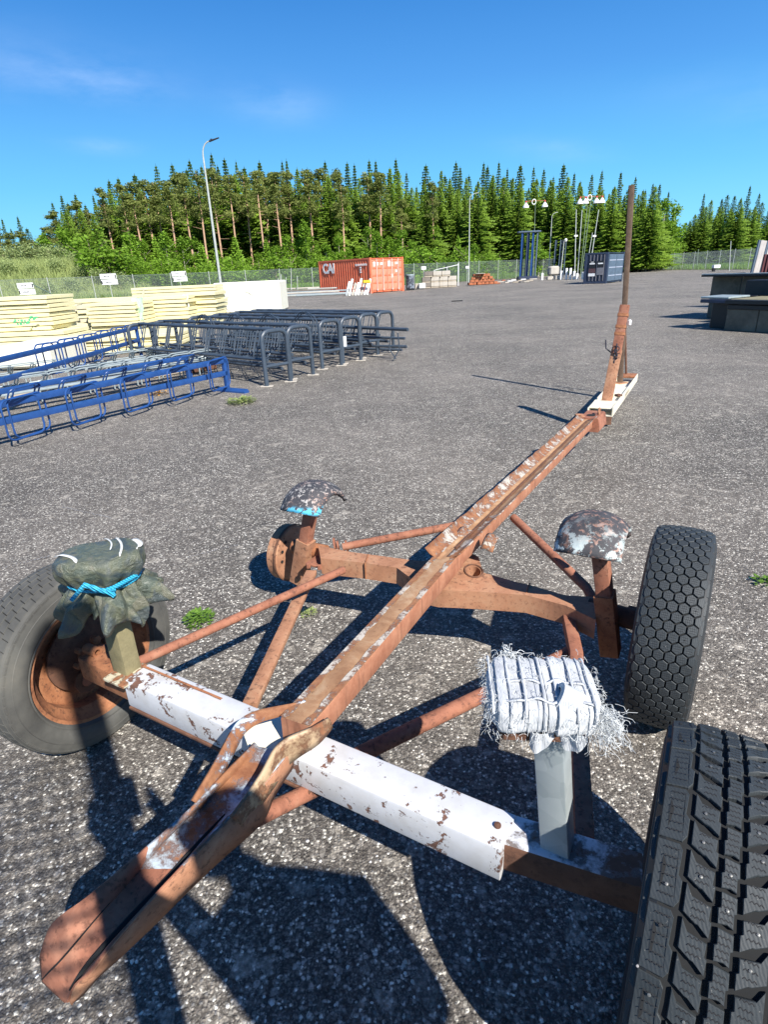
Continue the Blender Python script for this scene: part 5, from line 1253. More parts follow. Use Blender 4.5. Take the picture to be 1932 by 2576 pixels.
for (v0, v1, z0, z1) in ((.32, .48, 1.72, 2.02), (.62, .76, 1.78, 1.98), (.95, 1.2, 1.80, 1.95), (1.66, 1.90, 1.70, 2.05), (1.98, 2.1, 1.7, 1.95), (2.35, 2.6, 1.82, 1.96), (1.95, 2.1, .95, 1.2), (2.35, 2.5, 1.3, 1.45)):
    obj('door_marking', boxl(-.004, .003, v0, v1, z0, z1), M['cwhite'], RC, local=True)
def lettering(txt, size, origin, xdir, parent, mt, ext=.006, bold=.0, name='lettering'):
    cu = bpy.data.curves.new(name, 'FONT'); cu.body = txt; cu.size = size; cu.extrude = ext; cu.offset = bold; tmp = bpy.data.objects.new('tmp', cu); col.objects.link(tmp)
    me = bpy.data.meshes.new_from_object(tmp.evaluated_get(bpy.context.evaluated_depsgraph_get())); bpy.data.objects.remove(tmp)
    x = xdir.normalized(); M4 = Matrix((x, Vector((0, 0, 1)), x.cross(Vector((0, 0, 1))))).transposed().to_4x4(); M4.translation = origin
    me.transform(M4); me.materials.clear(); me.materials.append(mt); o = link(name, me, parent); return o
sdir = -(pt(1, 0, 0)-pt(0, 0, 0))
lettering('CAI', .92, pt(5.55, -.01, 1.42), sdir, RC, M['cwhite'], .01, .03)
for k in range(6): obj('side_marking', boxl(.35+k*.22, .35+k*.22+.13, -.016, .012, 1.80, 1.93), M['cwhite'], RC, local=True)
for k in range(3): obj('side_marking', boxl(.95, 1.12, -.016, .012, 1.34+k*.15, 1.44+k*.15), M['cwhite'], RC, local=True)
#for m_txt in [o for o in RC.children if o.name.startswith('lettering')][1:]: pass

# dark container
BCt, pt, boxl = container(1530, 44.5, 38, 1.55, 3.5, 1.93, 'dark navy container with white and red notices on its ribbed end', M['navy'], M['grey_blue'], 'dark_container', 7)
for k in range(5):
    u0 = .2+k*.23; obj('end_rib', boxl(u0, u0+.06, -.02, .0, .18, 1.8), M['rib_pale'] if False else M['poster_grey'], BCt, local=True)
for (u0, u1, z0, z1, m_, nm) in ((.78, 1.22, .98, 1.42, 'black', 'notice'), (.78, 1.22, .70, .96, 'maroon', 'notice'), (.78, 1.22, .48, .66, 'white', 'notice'), (.25, .68, 1.02, 1.42, 'black', 'notice'), (.25, .66, .55, 1.0, 'poster_grey', 'notice'), (.84, 1.18, 1.22, 1.30, 'white', 'notice_print'), (.30, .62, 1.22, 1.30, 'white', 'notice_print'), (.92, 1.10, 1.34, 1.38, 'white', 'notice_print')):
    obj(nm, boxl(u0, u1, -.045 if 'print' in nm else -.032, -.02 if 'print' not in nm else -.033, z0, z1), M[m_], BCt, local=True)
for k in range(2):
    obj('door', boxl(-.02, .02, .2+k*1.55, 1.7+k*1.55, .15, 1.8), M['grey_blue'], BCt, local=True)
    for z in (.45, .95, 1.4): obj('door_rib', boxl(-.035, -.021, .25+k*1.55, 1.65+k*1.55, z, z+.07), M['rib_pale'], BCt, local=True)

# ------------------------------------------------------------------ things standing along the fence
VX = RT.copy(); VX.z = 0; VX.normalize(); VY = Vector((-VX.y, VX.x, 0)); YAW = math.atan2(VX.y, VX.x)
def block(name, px0, px1, D, z0, z1, dep, mt, label, cat, grp=None, yaw=0, bev=.02, parent=None):
    w_ = (px1-px0)*D/1594; c = PD((px0+px1)/2, D)+VY*dep/2; mb = MB(); mb.box(c+Vector((0, 0, (z0+z1)/2)), w_, dep, z1-z0, YAW+yaw, bev=bev)
    o = obj(name, mb, mt if not isinstance(mt, str) else M[mt], parent)
    if label: tag(o, label, cat, grp)
    return o
# bars lying left of the container
for k, (a, b_, D, z, m_) in enumerate(((692, 900, 44, .02, 'pole'), (700, 850, 44.6, .16, 'stone'), (696, 880, 45.2, .02, 'galv_pale'), (710, 905, 45.8, .18, 'galv_pale'), (694, 830, 46.3, .30, 'stone_dark'), (740, 912, 43.5, .02, 'galv_pale'), (770, 890, 46.8, .34, 'pole'), (700, 800, 47.2, .42, 'stone'))):
    block('steel_bar', a, b_, D, z, z+.10, .22, m_, ('long pale bar nearest the yard', 'greyish bar on the front bars', 'zinc bar in the middle of the pile', 'zinc bar reaching the leaning pallets', 'dark bar on top at the left', 'short front bar under the leaning pallets', 'upper pale bar at the back', 'short top bar at the back left')[k]+' in the pile left of the red container', 'bar', 'bars piled left of the red container', (k % 3-1)*.012)
# leaning white frames in front of the container
lt = []
for k in range(8):
    px = 868+k*7.6; D = 41.2; b_ = PD(px, D); x = VX
    mb = MB(); h_ = .86+.16*math.sin(k*1.9); t0 = b_; t1 = b_+VX*(.26)+VY*.12+Vector((0, 0, h_))
    mb.beam(t0, t1, .14, .035, .004, up=VY); o = obj('white_board', mb, M['white'] if k % 3 != 2 else M['stone'])
    tag(o, ('leftmost', 'second', 'tall third', 'fourth', 'bright fifth', 'sixth', 'seventh', 'rightmost')[k]+' of the white boards leaning on the red container', 'board', 'white boards leaning on the red container')
block('yellow_board', 912, 931, 40.8, .72, .90, .06, 'yellow', 'small yellow board on top of the leaning white boards', 'board')
mb = MB(); c = PD(868, 41.0)
for k in range(3): mb.tube([c+VX*(k*.06), c+VX*(.2+k*.06)+Vector((0, 0, .62))], .014, 5)
mb.tube([c+VX*.2+Vector((0, 0, .62)), c+VX*1.6+Vector((0, 0, .72))], .014, 5); mb.tube([c+VX*1.6+Vector((0, 0, .72)), c+VX*1.62], .014, 5)
tag(obj('wire_frame', mb, M['pole']), 'bent wire frame standing round the leaning white boards', 'frame')
# wrapped drum
bc = PD(1031, 46.5); t = thing('wrapped_drum', bc, 'dark drum wrapped in shiny film with a pale lid, right of the red container', 'drum')
mb = MB(); mb.lathe([(0, .1), (.27, .1), (.31, .13), (.32, .3), (.29, .45), (.32, .6), (.31, .98), (.28, 1.0), (0, 1.0)], (0, 0, 0), (0, 0, 1), 20); s = Mat('shiny_film'); n = s.noise(6, 6, .7); s.done(s.ramp(n, [(.42, (.03, .035, .045)), (.6, (.25, .28, .33))]), .3); obj('drum_body', mb, s.m, t, local=True)
mb = MB(); mb.lathe([(0, 1.0), (.34, 1.0), (.34, 1.08), (.2, 1.1), (0, 1.1)], (0, 0, 0), (0, 0, 1), 20); obj('lid', mb, M['metal_edge'], t, local=True)
mb = MB(); mb.box((0, 0, .05), .6, .5, .1, 0, bev=.01); obj('pallet_foot', mb, M['black'], t, local=True)
block('white_block', 1044, 1056, 47.5, .05, .42, .5, 'stone', 'left of two pale blocks beside the wrapped drum', 'block', 'two pale blocks'); block('white_block', 1054, 1070, 47, .08, .44, .5, 'white', 'brighter right one of two pale blocks beside the wrapped drum', 'block', 'two pale blocks')
for j in range(3):
    for k in range(4 if j < 2 else 3):
        a = 1062+k*22+(6 if j == 2 else 0); D = 48.8+k*.3
        block('stone_block', a, a+21, D, .12+j*.40, .12+j*.40+.30, .8, 'stone_dark' if k == 0 or (j == 2 and k == 0) else 'stone', ('bottom', 'middle', 'top')[j]+' layer, '+('darker first', 'second', 'third', 'fourth')[k]+' stone block from the left in the pallet stack', 'stone block', 'stone blocks stacked on pallets', 0, .02)
        if j < 3: block('pallet', a, a+20.5, D, .02+j*.40, .02+j*.40+.085, .8, 'wood', ('bottom', 'middle', 'top')[j]+' pallet under the '+('darker first', 'second', 'third', 'fourth')[k]+' stone block column', 'pallet', 'pallets between the stone blocks', 0, .01)
t = thing('tube_gate', PD(1125, 53), 'white tube gate frame rising behind the stone blocks', 'gate'); kx = 53/1594
mb = MB(); mb.tube([VX*(28*kx), VX*(28*kx)+Vector((0, 0, 1.75))], .04, 8); obj('gate_post', mb, M['white'], t, local=True)
mb = MB(); mb.tube([VX*(-32*kx)+Vector((0, 0, .1)), VX*(-30*kx)+Vector((0, 0, 1.3)), VX*(28*kx)+Vector((0, 0, 1.62))], .03, 6); obj('gate_rail', mb, M['white'], t, local=True)
mb = MB(); mb.tube([VX*(0*kx)+Vector((0, 0, .1)), VX*(0*kx)+Vector((0, 0, 1.46))], .022, 6); obj('gate_bar', mb, M['white'], t, local=True)
mb = MB(); mb.tube([VX*(-42*kx)+Vector((0, 0, .9)), VX*(-32*kx)+Vector((0, 0, 1.3)), VX*(-28*kx)+Vector((0, 0, .9))], .025, 6); obj('gate_brace', mb, M['white'], t, local=True)
# rusty bundle
for j in range(4):
    for k in range(7-j):
        a = 1180+k*10.5+j*4; block('rusty_brick', a, a+9.8, 52+.15*k, .03+j*.21, .03+j*.21+.19, .6, 'brickrust', ('lowest', 'second', 'third', 'top')[j]+' row, '+('first', 'second', 'third', 'fourth', 'fifth', 'sixth', 'seventh')[k]+' rust-red block from the left beside the thin lamp pole', 'block', 'rust-red blocks piled beside the lamp pole', random.Random(j*9+k).uniform(-.15, .15), .015)
block('brick_cover', 1198, 1222, 51.8, .87, .90, .6, 'stone', 'thin pale board lying on the rust-red blocks', 'board')
rg = random.Random(21)
for k in range(12):
    px = 1252+k*8.4; D = 54+rg.uniform(-1, 1.5); w_ = rg.uniform(8, 20)
    block('scrap_timber', px-w_/2, px+w_/2, D, .02+.1*(k % 3), .10+.1*(k % 3), .2, rg.choice(('wood', 'stone', 'brickrust', 'white')), 'flat scrap piece in the low litter left of the blue column frame', 'scrap', 'flat scrap pieces below the fence', rg.uniform(-.2, .2), .01)
for k, px in enumerate((1367, 1388, 1408, 1415, 1428, 1438, 1448, 1456, 1470, 1478)):
    D = 60-.3*k; tp_ = (.62, .3, .35, .75, .95, .95, .7, .5, .6, .8)[k]
    if k in (1, 2): block('pale_stone', px-7, px+7, D, .02, tp_, .5, 'stone', ('rounded', 'flat')[k-1]+' pale stone between the blue frame and the white posts', 'stone')
    else: block('white_post', px-2.5, px+2.5, D, 0, tp_, .18, 'white', 'short white post standing %s' % ('alone right of the blue column frame', '', '', 'first of the row before the pole cluster', 'second and tallest of the row before the pole cluster', 'third of the row before the pole cluster', 'fourth, lower, of the row before the pole cluster', 'fifth and lowest of the row', 'close to the dark container, thin', 'against the dark container')[k], 'post', 'short white posts', 0, .02)
block('white_van_body', 1386, 1410, 66, .3, 1.15, 1.2, 'stone', 'pale covered heap behind the white posts', 'heap', None, 0, .12)
# signs on the fence
def sign(px, py, D, wpx, hpx, label, rows=2, big=True):
    z1 = ZT(px, py, D); w_ = wpx*D/1594; hh = hpx*D/1723; t = thing('notice_sign', PD(px, D), label, 'sign', 'white signs on the fence')
    mb = MB(); mb.tube([Vector((0, .03, 0)), Vector((0, .03, z1))], .03, 6); obj('sign_post', mb, M['pole'], t, local=True)
    for r in range(rows):
        zt_ = z1-r*hh/rows; mb = MB(); mb.box((0+.03*r, 0, zt_-hh/rows*.47), w_, .03, hh/rows*.88, YAW, bev=.004); pl = obj('sign_plate', mb, M['white'], t, local=True)
        if big:
            g = random.Random(int(px)+r); x = -w_*.22
            for k in range(5 if r else 4):
                wd = w_*.07; mb = MB(); mb.box(VX*(x+.03*r)+Vector((0, -.022, zt_-hh/rows*.47)), wd*g.uniform(.5, .9), .006, hh/rows*.22*g.uniform(.7, 1), YAW); x += wd*1.15; obj('sign_print', mb, M['ink'], pl, local=True)
            mb = MB(); mb.box(VX*(w_*.44*(1 if r == 0 else -1))+Vector((0, -.022, zt_-hh/rows*.5)), w_*.07, .006, hh/rows*.55, YAW); obj('sign_arrow', mb, M['ink'], pl, local=True)
    return t
sign(275, 688, 52, 38, 27, 'white double sign with dark print, left of centre on the fence'); sign(452, 682, 52, 35, 26, 'white double sign with dark print, nearest the street lamp'); sign(64, 711, 47, 36, 28, 'white double sign with dark print, above the leftmost foam stack')
sign(1066, 670, 60, 12, 9, 'small white sign behind the stone blocks', 1, False); sign(1176, 669, 62, 8, 7, 'tiny white sign beside the thin lamp pole', 1, False)
# leaning strut by the left sign
mb = MB(); mb.tube([PD(84, 46)+Vector((0, 0, 1.55)), PD(155, 40)+Vector((0, 0, .55))], .035, 6); tag(obj('leaning_bar', mb, M['pole_green']), 'thin dark green bar slanting down beside the leftmost sign', 'bar')
# right side posts beyond
for px, top, D, lb in ((1762, 627, 88, 'grey post rising above the fence beyond the dark tanks'), (1846, 606, 70, 'thin light green pole above the dark tanks')):
    pole(px-4, D, 0, px, top, .06 if px < 1800 else .04, 'pole_green' if px < 1800 else 'pole', lb)
block('white_barrow', 1803, 1817, 70, .3, .6, .5, 'white', 'small white box on a dark stand by the fence above the tank', 'box'); block('barrow_stand', 1801, 1806, 70, 0, .32, .3, 'black', 'small dark stand under the white box by the fence', 'stand')

# ------------------------------------------------------------------ steel tanks on the right
def wbox(name, a, b_, z0, z1, dep, mt, parent, back=None, bev=.01):
    d_ = (b_-a); d_.z = 0; ln = d_.length; d_.normalize(); n_ = Vector((-d_.y, d_.x, 0)); c = (a+b_)/2+n_*dep/2; mb = MB(); mb.box(Vector((c.x, c.y, (z0+z1)/2)), ln, dep, z1-z0, math.atan2(d_.y, d_.x), bev=bev); return obj(name, mb, M[mt], parent)
A0 = P(1822, 831); B0_ = P(1932, 838); dT = (B0_-A0); dT.z = 0; dT.normalize(); nT = Vector((-dT.y, dT.x, 0)); A1 = A0+dT*4.5
h1 = .56
t = thing('steel_tank', A0, 'low dark steel tank with a dirty front and black open end, nearest on the right', 'tank')
wbox('front_panel', A0, A0+dT*.62, 0, .47, .05, 'dirty', t); wbox('front_panel', A0+dT*.635, A0+dT*2.4, 0, .47, .05, 'dirty', t); wbox('front_panel', A0+dT*2.415, A1, 0, .47, .05, 'dirty', t)
wbox('top_rim', A0-dT*.03-nT*.08, A1-nT*.08, h1-.06, h1+.02, .14, 'black', t); wbox('front_band', A0-nT*.02, A1-nT*.02, .40, .49, .06, 'black', t)
wbox('top_ledge', A0+nT*.05, A1+nT*.05, h1-.02, h1+.03, 1.0, 'olive', t); wbox('end_wall', A0-dT*.56+nT*.35, A0+nT*.35-dT*.50, 0, h1, .9, 'black', t); wbox('end_wall', A0-dT*.52+nT*.3, A0+nT*.3, 0, h1-.02, .04, 'black', t)
wbox('end_lid', A0-dT*.62+nT*.0, A0-dT*.01+nT*.0, h1+.03, h1+.07, .7, 'metal_edge', t); wbox('end_beam', A0-dT*.60-nT*.02, A0-dT*.02-nT*.02, h1-.05, h1+.02, .06, 'navy', t)
wbox('side_bar', A0-dT*.98+nT*.9, A0-dT*.0+nT*.9, h1+.0, h1+.05, .06, 'black', t)
A2 = A0+nT*2.0; A2 = P(1803, 752, .0); A2 = PD(1802, 17.0); A3 = A2+dT*4.5; z2 = ZT(1802, 690, 17.0); zb2 = .0
t = thing('steel_tank', A2, 'higher dark steel tank behind, with a shaded grimy front panel', 'tank')
wbox('front_panel', A2, A2+dT*.72, zb2, z2-.05, .05, 'dirty', t); wbox('front_panel', A2+dT*.74, A2+dT*3, zb2, z2-.05, .05, 'dirty', t)
wbox('top_rim', A2-dT*.03-nT*.40, A3-nT*.40, z2-.04, z2, .6, 'black', t); wbox('top_edge', A2-dT*.02-nT*.41, A3-nT*.41, z2+.004, z2+.03, .04, 'metal_edge', t)
wbox('side_wall', A2-dT*.03+nT*.06, A2+dT*.02+nT*.06, zb2, z2, 1.2, 'black', t)
pB = PD(1890, 15.4); mb = MB(); 
wbox('steel_cabinet', pB, pB+dT*1.5, 0, z2-.1, .9, 'black', None); o = bpy.data.objects['steel_cabinet']; tag(o, 'black box standing against the higher tank at the right edge', 'box')
t = thing('sheet_stack', PD(1892, 20), 'bundle of pale profiled steel sheets standing on end at the right edge', 'sheet stack')
for k in range(9):
    px = 1893+k*7.2; D = 20+.05*k; b_ = PD(px, D); zt2 = ZT(px+8, 604+k*1.0, D)
    mb = MB(); lean = VX*.13; mb.beam(b_, b_+lean+Vector((0, 0, zt2)), .085 if k % 3 else .05, .06, .008, up=VY); obj('steel_sheet', mb, M['sheet'] if k % 3 != 0 else M['grey_blue'], t)
for k in range(5):
    b_ = PD(1925+k*9, 19.4); mb = MB(); mb.beam(b_, b_+VX*.05+Vector((0, 0, ZT(1925, 640, 19.4))), .11, .05, .006, up=VY); obj('brown_sheet', mb, M['sheet_dark'], t)

# ------------------------------------------------------------------ insulation board stacks
cnt = 0
def stack(px0, px1, D, z0, ztop, th, dep, what, yaw=0, jit=.05, mt='foam_board', grey=False):
    n = max(1, int(round((ztop-z0)/th))); rg = random.Random(int(px0*7+D)); th = (ztop-z0)/n
    base = PD((px0+px1)/2, D); w_ = (px1-px0)*D/1594; nms = ('bottom', 'second', 'third', 'fourth', 'fifth', 'sixth', 'seventh', 'eighth', 'ninth', 'tenth', 'eleventh', 'twelfth')
    for k in range(n):
        mb = MB(); c = base+VX*rg.uniform(-jit, jit)+VY*(dep/2+rg.uniform(-jit, jit)); mb.box(c+Vector((0, 0, z0+th*(k+.5))), w_*rg.uniform(.985, 1.0), dep, th*.82, YAW+yaw+rg.uniform(-.008, .008), bev=.006)
        o = obj('insulation_board', mb, M[mt] if not grey or k % 3 else M['foam_grey'])
        tag(o, ('top' if k == n-1 else nms[min(k, 11)])+' board of '+what, 'foam board', 'yellow insulation boards in stacks')
    return base, w_, th
stack(-60, 93, 17, .42, 1.20, .098, 1.3, 'the tall leftmost yellow stack')
stack(-60, 118, 16.6, .0, .42, .10, 1.3, 'the wider base under the leftmost yellow stack')
stack(208, 326, 19, .06, .90, .105, 1.4, 'the yellow stack in the middle of the row')
stack(137, 172, 20.2, .35, .88, .10, .8, 'the narrow jumbled stack between two yellow stacks', .25, .06, grey=True)
stack(172, 208, 19.8, .0, .85, .13, .8, 'the greyish jumbled stack left of the middle stack', .2, .05, grey=True)
stack(345, 458, 20, .06, .97, .11, 1.4, 'the yellow stack under the torn green film')
stack(462, 533, 20.6, .06, 1.02, .115, 1.4, 'the yellow stack beside the white wrapped block')
stack(330, 535, 25, 1.02-.15, 1.20, .11, 1.2, 'the long low stack at the back'); stack(340, 530, 25, .02, .86, .28, 1.2, 'the thick base of the back stack')
stack(140, 330, 24, .5, .93, .14, 1.0, 'the long pale stack behind the middle stack'); stack(140, 330, 24, .0, .49, .24, 1.0, 'the base of the pale stack behind the middle stack')
stack(72, 250, 14.2, .02, .34, .08, 1.6, 'the low front stack behind the blue racks', .05); stack(255, 420, 14.0, .02, .36, .085, 1.6, 'the low front stack with green spray along its foot', .05)
o = block('wrapped_stack', -60, 64, 12.6, .03, .42, 1.6, 'foam_white', 'low stack wrapped in pale film at the left edge', 'wrapped stack', None, .05, .04)
block('wrapped_block', 532, 697, 26.5, .02, 1.22, 2.2, 'foam_white', 'big block wrapped in cream-white film, right end of the stacks', 'wrapped block', None, .02, .05)
for k, (px, py, D, w_) in enumerate(((575, 716, 26.3, 38), (600, 728, 26.3, 20))):
    pass
# creases of the film on the white block
t_ = bpy.data.objects['wrapped_block']
for (x0, y0, x1, y1) in ((540, 722, 575, 738), (612, 730, 635, 750), (520+40, 760, 580, 784)):
    a = PD(x0, 26.45, ZT(x0, y0, 26.45)); b_ = PD(x1, 26.45, ZT(x1, y1, 26.45)); mb = MB(); mb.tube([a, a.lerp(b_, .4)+Vector((0, 0, .03)), b_], .008, 5); obj('film_crease', mb, M['foam_grey'], t_)
# green sprayed marks and film scraps on the boards
mb = MB(); rg = random.Random(4); D = 16.57
for k in range(16):
    px = 12+k*4; z = ZT(px, 815-k*.9+rg.uniform(-7, 7), D); c = PD(px, D, z); mb.box(c, .05*rg.uniform(.6, 1.4), .006, .045*rg.uniform(.5, 1.5), YAW+rg.uniform(-.1, .1))
tag(obj('spray_mark', mb, M['green_spray']), 'green sprayed writing on the leftmost stack', 'mark')
mb = MB(); D = 13.93
for k in range(22):
    px = 268+k*7; c = PD(px, D, .05+rg.uniform(-.02, .05)); mb.box(c, .05*rg.uniform(.6, 1.4), .006, .03*rg.uniform(.5, 1.5), YAW)
tag(obj('spray_mark', mb, M['green_spray']), 'green spray along the foot of the low front stack', 'mark')
rows = []
for k in range(12):
    z = .98-.055*k; w_ = .34-.018*k; c = PD(336, 18.9, z)
    rows.append([c+VX*(w_*(j/6-.5))+VY*(-.03*math.sin(j*2+k)) + Vector((0, 0, .02*math.sin(j*3+k))) for j in range(7)])
tag(obj('torn_film', loft(rows), M['film'], smooth=60), 'torn pale green film hanging between the two middle stacks', 'film')
rows = []
for k in range(8):
    z = .98-.05*k; c = PD(459, 19.9, z); rows.append([c+VX*((.16)*(j/5-.5))+VY*(-.03*math.sin(j*2+k)) for j in range(6)])
tag(obj('torn_film', loft(rows), M['foam_white'], smooth=60), 'small pale film scrap between the two right stacks', 'film')
mb = MB(); mb.tube([PD(350, 19.5, .95), PD(358, 19.5, 1.16)], .03, 6); mb.box(PD(360, 19.5, 1.19), .1, .05, .06, .4, bev=.01); tag(obj('film_roll', mb, M['foam_grey']), 'small stick with a pale knob rising above the middle stacks', 'stick')

# ------------------------------------------------------------------ slate bicycle rack frames
def hoop_pts(c, x, z, w_, h_, r, n=4, closed=True):
    pts = []
    for sx, sz, a0 in ((1, 1, 0), (-1, 1, 90), (-1, -1, 180), (1, -1, 270)):
        for k in range(n+1):
            a = R_(a0+90*k/n); pts.append(c + x*(sx*(w_/2-r)+r*math.cos(a)) + z*(sz*(h_/2-r)+r*math.sin(a)))
    return pts
ends = [(671, 975, 731, 958), (738, 955, 783, 943), (817, 932, 853, 917), (871, 917, 900, 906), (921, 902, 939, 893), (960, 892, 982, 886)]
zR = 0.72
slate_names = ('nearest', 'second', 'third', 'fourth', 'fifth', 'farthest')
dirR = (P(365, 812, zR)-P(702, 826, zR)); dirR.z = 0; LR = dirR.length; dirR.normalize()
Zu = Vector((0, 0, 1))
proto = None
for k, (x0, y0, x1, y1) in enumerate(ends):
    a, b_ = P(x0, y0), P(x1, y1); c = (a+b_)/2
    if proto is None:
        ww = .42; side = Vector((-dirR.y, dirR.x, 0)); side = -side if side.x < 0 else side
        t = proto = thing('bike_rack', c, 'nearest slate grey tubular bicycle rack frame, its arched end over the asphalt', 'bicycle rack', 'slate grey bicycle racks')
        for e, off in ((0, 0.0), (1, LR)):
            o0 = dirR*off; pts = [o0-side*ww/2]
            pts += [o0-side*ww/2+Zu*(zR-.12)] + [o0+side*(-ww/2+.11-.11*math.cos(R_(q)))+Zu*(zR-.12+.11*math.sin(R_(q))) for q in (30, 60, 90)] + [o0+side*(ww/2-.11+.11*math.cos(R_(q)))+Zu*(zR-.12+.11*math.sin(R_(q))) for q in (90, 60, 30)] + [o0+side*ww/2+Zu*(zR-.12), o0+side*ww/2]
            mb = MB(); mb.tube(pts, .030, 10); obj('end_arch', mb, M['slate'], t, local=True)
            mb = MB(); mb.tube([o0-side*ww/2+Zu*.26, o0+side*ww/2+Zu*.26], .024, 8); obj('cross_tube', mb, M['slate'], t, local=True)
            for s_ in (-1, 1): mb = MB(); mb.box(o0+side*s_*ww/2+Zu*.006, .17, .10, .010, 0, bev=.002); obj('base_plate', mb, M['stone'], t, local=True)
        for z, s_, r in ((zR+.0, -.0, .026), (.34, -.35, .022), (.20, .2, .022), (.26, .0, .022)):
            mb = MB(); mb.tube([side*ww*s_+Zu*z, dirR*LR+side*ww*s_+Zu*z], r, 8); obj('long_rail', mb, M['slate'], t, local=True)
        nh = 9
        for q in range(nh):
            o0 = dirR*(LR*(q+.7)/(nh+.4)); tilt = (side*.35+Zu).normalized(); w2 = (dirR*.25+side).normalized()
            for dd in (0, .07):
                mb = MB(); mb.tube(hoop_pts(o0+dirR*dd+Zu*(zR-.19)+side*.05, w2, tilt, .30, .42, .07), .0085, 6, closed=True); obj('wheel_hoop', mb, M['slate'], t, local=True)
    else:
        r_ = dup(proto, Vector((c.x, c.y, 0)), None, slate_names[k]+' slate grey tubular bicycle rack frame of the row')
        r_.scale = (1, 1, 1.0)
# hoops bent up over the top rails
for k, (px, py) in enumerate(((510, 812), (588, 812), (672, 812), (762, 806))):
    c = P(px, py, zR+.0); mb = MB()
    for dd in (0, .07): mb.tube([c+dirR*(.25-dd)+Zu*-.02, c+dirR*(.06-dd)+Zu*.12, c-dirR*(.02+dd)+Zu*.13, c-dirR*(.20+dd)+Zu*.06, c-dirR*(.26+dd)+Zu*-.04], .009, 6)
    tag(obj('loose_hoop', mb, M['slate']), ('leftmost', 'second', 'third', 'rightmost')[k]+' loose tube hoop lying on top of the slate racks', 'hoop', 'loose hoops on the slate racks')
# lying rails poking out at the right end
for k, (a, b_, z, r) in enumerate((((860, 822), (1026, 829), .50, .028), ((850, 846), (1018, 851), .34, .022), ((830, 868), (1023, 872), .16, .026), ((850, 876), (1011, 880), .06, .024))):
    A, B = P(*b_, z), P(*a, z); B = A+(B-A).normalized()*4.2; mb = MB(); mb.tube([A, B], r, 8); tag(obj('steel_tube', mb, M['slate']), ('topmost', 'upper middle', 'lower middle', 'lowest')[k]+' dark tube poking out beyond the right end of the slate racks', 'tube', 'dark tubes poking out of the slate racks')
A = P(985, 838, .45); mb = MB(); mb.tube([A, A+Vector((-.05, .05, -.25)), A+Vector((.06, .06, -.42))], .010, 6); mb.tube([A+VX*.1, A+VX*.12+Vector((0, 0, -.25)), A+VX*.02+Vector((0, 0, -.42))], .010, 6); tag(obj('bent_hoop', mb, M['slate']), 'thin bent hoop hanging from the protruding dark tubes', 'hoop')
# labels stuck on a leg
c = P(868, 858, .42); mb = MB(); mb.box(c+Vector((0, -.045, 0)), .045, .004, .15, 0); tag(obj('paper_tag', mb, M['white']), 'upright white paper tag on a leg of the fourth slate rack', 'tag')
c = P(885, 795, zR); mb = MB(); mb.box(c+Vector((0, -.045, -.02)), .05, .004, .05, 0); tag(obj('paper_tag', mb, M['white']), 'small white tag on the arch of the fourth slate rack', 'tag')

# ------------------------------------------------------------------ blue bicycle racks
def blue_rack(A, B, zt_, zl_, label, n, first, gap, foot=True, name='bike_rack', mt='blue', z0=0.0, hoops=True, grp='blue bicycle racks', hw=.42, hh=.37, hz=-.145, tilt=0.0):
    """A: right end, B: left end of the top rail (on the ground plan)"""
    A = Vector((A.x, A.y, z0)); B = Vector((B.x, B.y, z0)); d_ = (B-A).normalized(); L_ = (B-A).length; s_ = Vector((-d_.y, d_.x, 0)); s_ = s_ if s_.y < 0 else -s_
    t = thing(name, A, label, 'bicycle rack', grp)
    for z in (zt_, zl_): mb = MB(); mb.beam(Zu*z, d_*L_+Zu*z, .05, .06, .004); obj('rail', mb, M[mt], t, local=True)
    for off in (0.03, L_*.97):
        mb = MB(); mb.beam(d_*off+Zu*.03, d_*off+Zu*(zt_+.02), .05, .05, .004, up=d_); obj('upright', mb, M[mt], t, local=True)
        if foot: mb = MB(); mb.ext(d_*off-s_*.16+Zu*.0, d_*off+s_*.34+Zu*.0, [(-.045, 0), (.045, 0), (.045, .02), (.02, .05), (-.02, .05), (-.045, .02)]); obj('foot_bar', mb, M[mt], t, local=True)
    if hoops:
        for q in range(n):
            c = d_*(first+gap*q)+Zu*(zt_+hz)+s_*.07
            for dd in (0, .10):
                mb = MB(); xx = (d_*.92+s_*.25).normalized(); zz = (Zu+s_*tilt).normalized(); mb.tube(hoop_pts(c-s_*dd*.5-d_*dd*.85, xx, zz, hw, hh, .07), .0095, 7, closed=True); obj('wheel_hoop', mb, M[mt], t, local=True)
    return t
zt1 = .40
fA, fB = P(566, 906, zt1), P(0, 1016, zt1); fB = fA+(fB-fA)*1.25
blue_rack(fA, fB, zt1, .24, 'front blue bicycle rack with double wheel hoops, its foot beside the weed', 8, .22, .62)
zt2_ = .62
gA, gB = P(343, 824, zt2_), P(0, 905, zt2_); gB = gA+(gB-gA)*1.3
blue_rack(gA, gB, zt2_, .40, 'rear blue bicycle rack standing higher before the foam boards', 6, .12, .60, True, hw=.34, hh=.40, hz=-.14)
hA, hB = P(470, 898, .34), P(0, 985, .34); blue_rack(hA, hA+(hB-hA)*1.2, .34, .20, 'low blue bicycle rack half hidden behind the front one', 8, .15, .60, False, hw=.38, hh=.26, hz=-.07, tilt=.8)
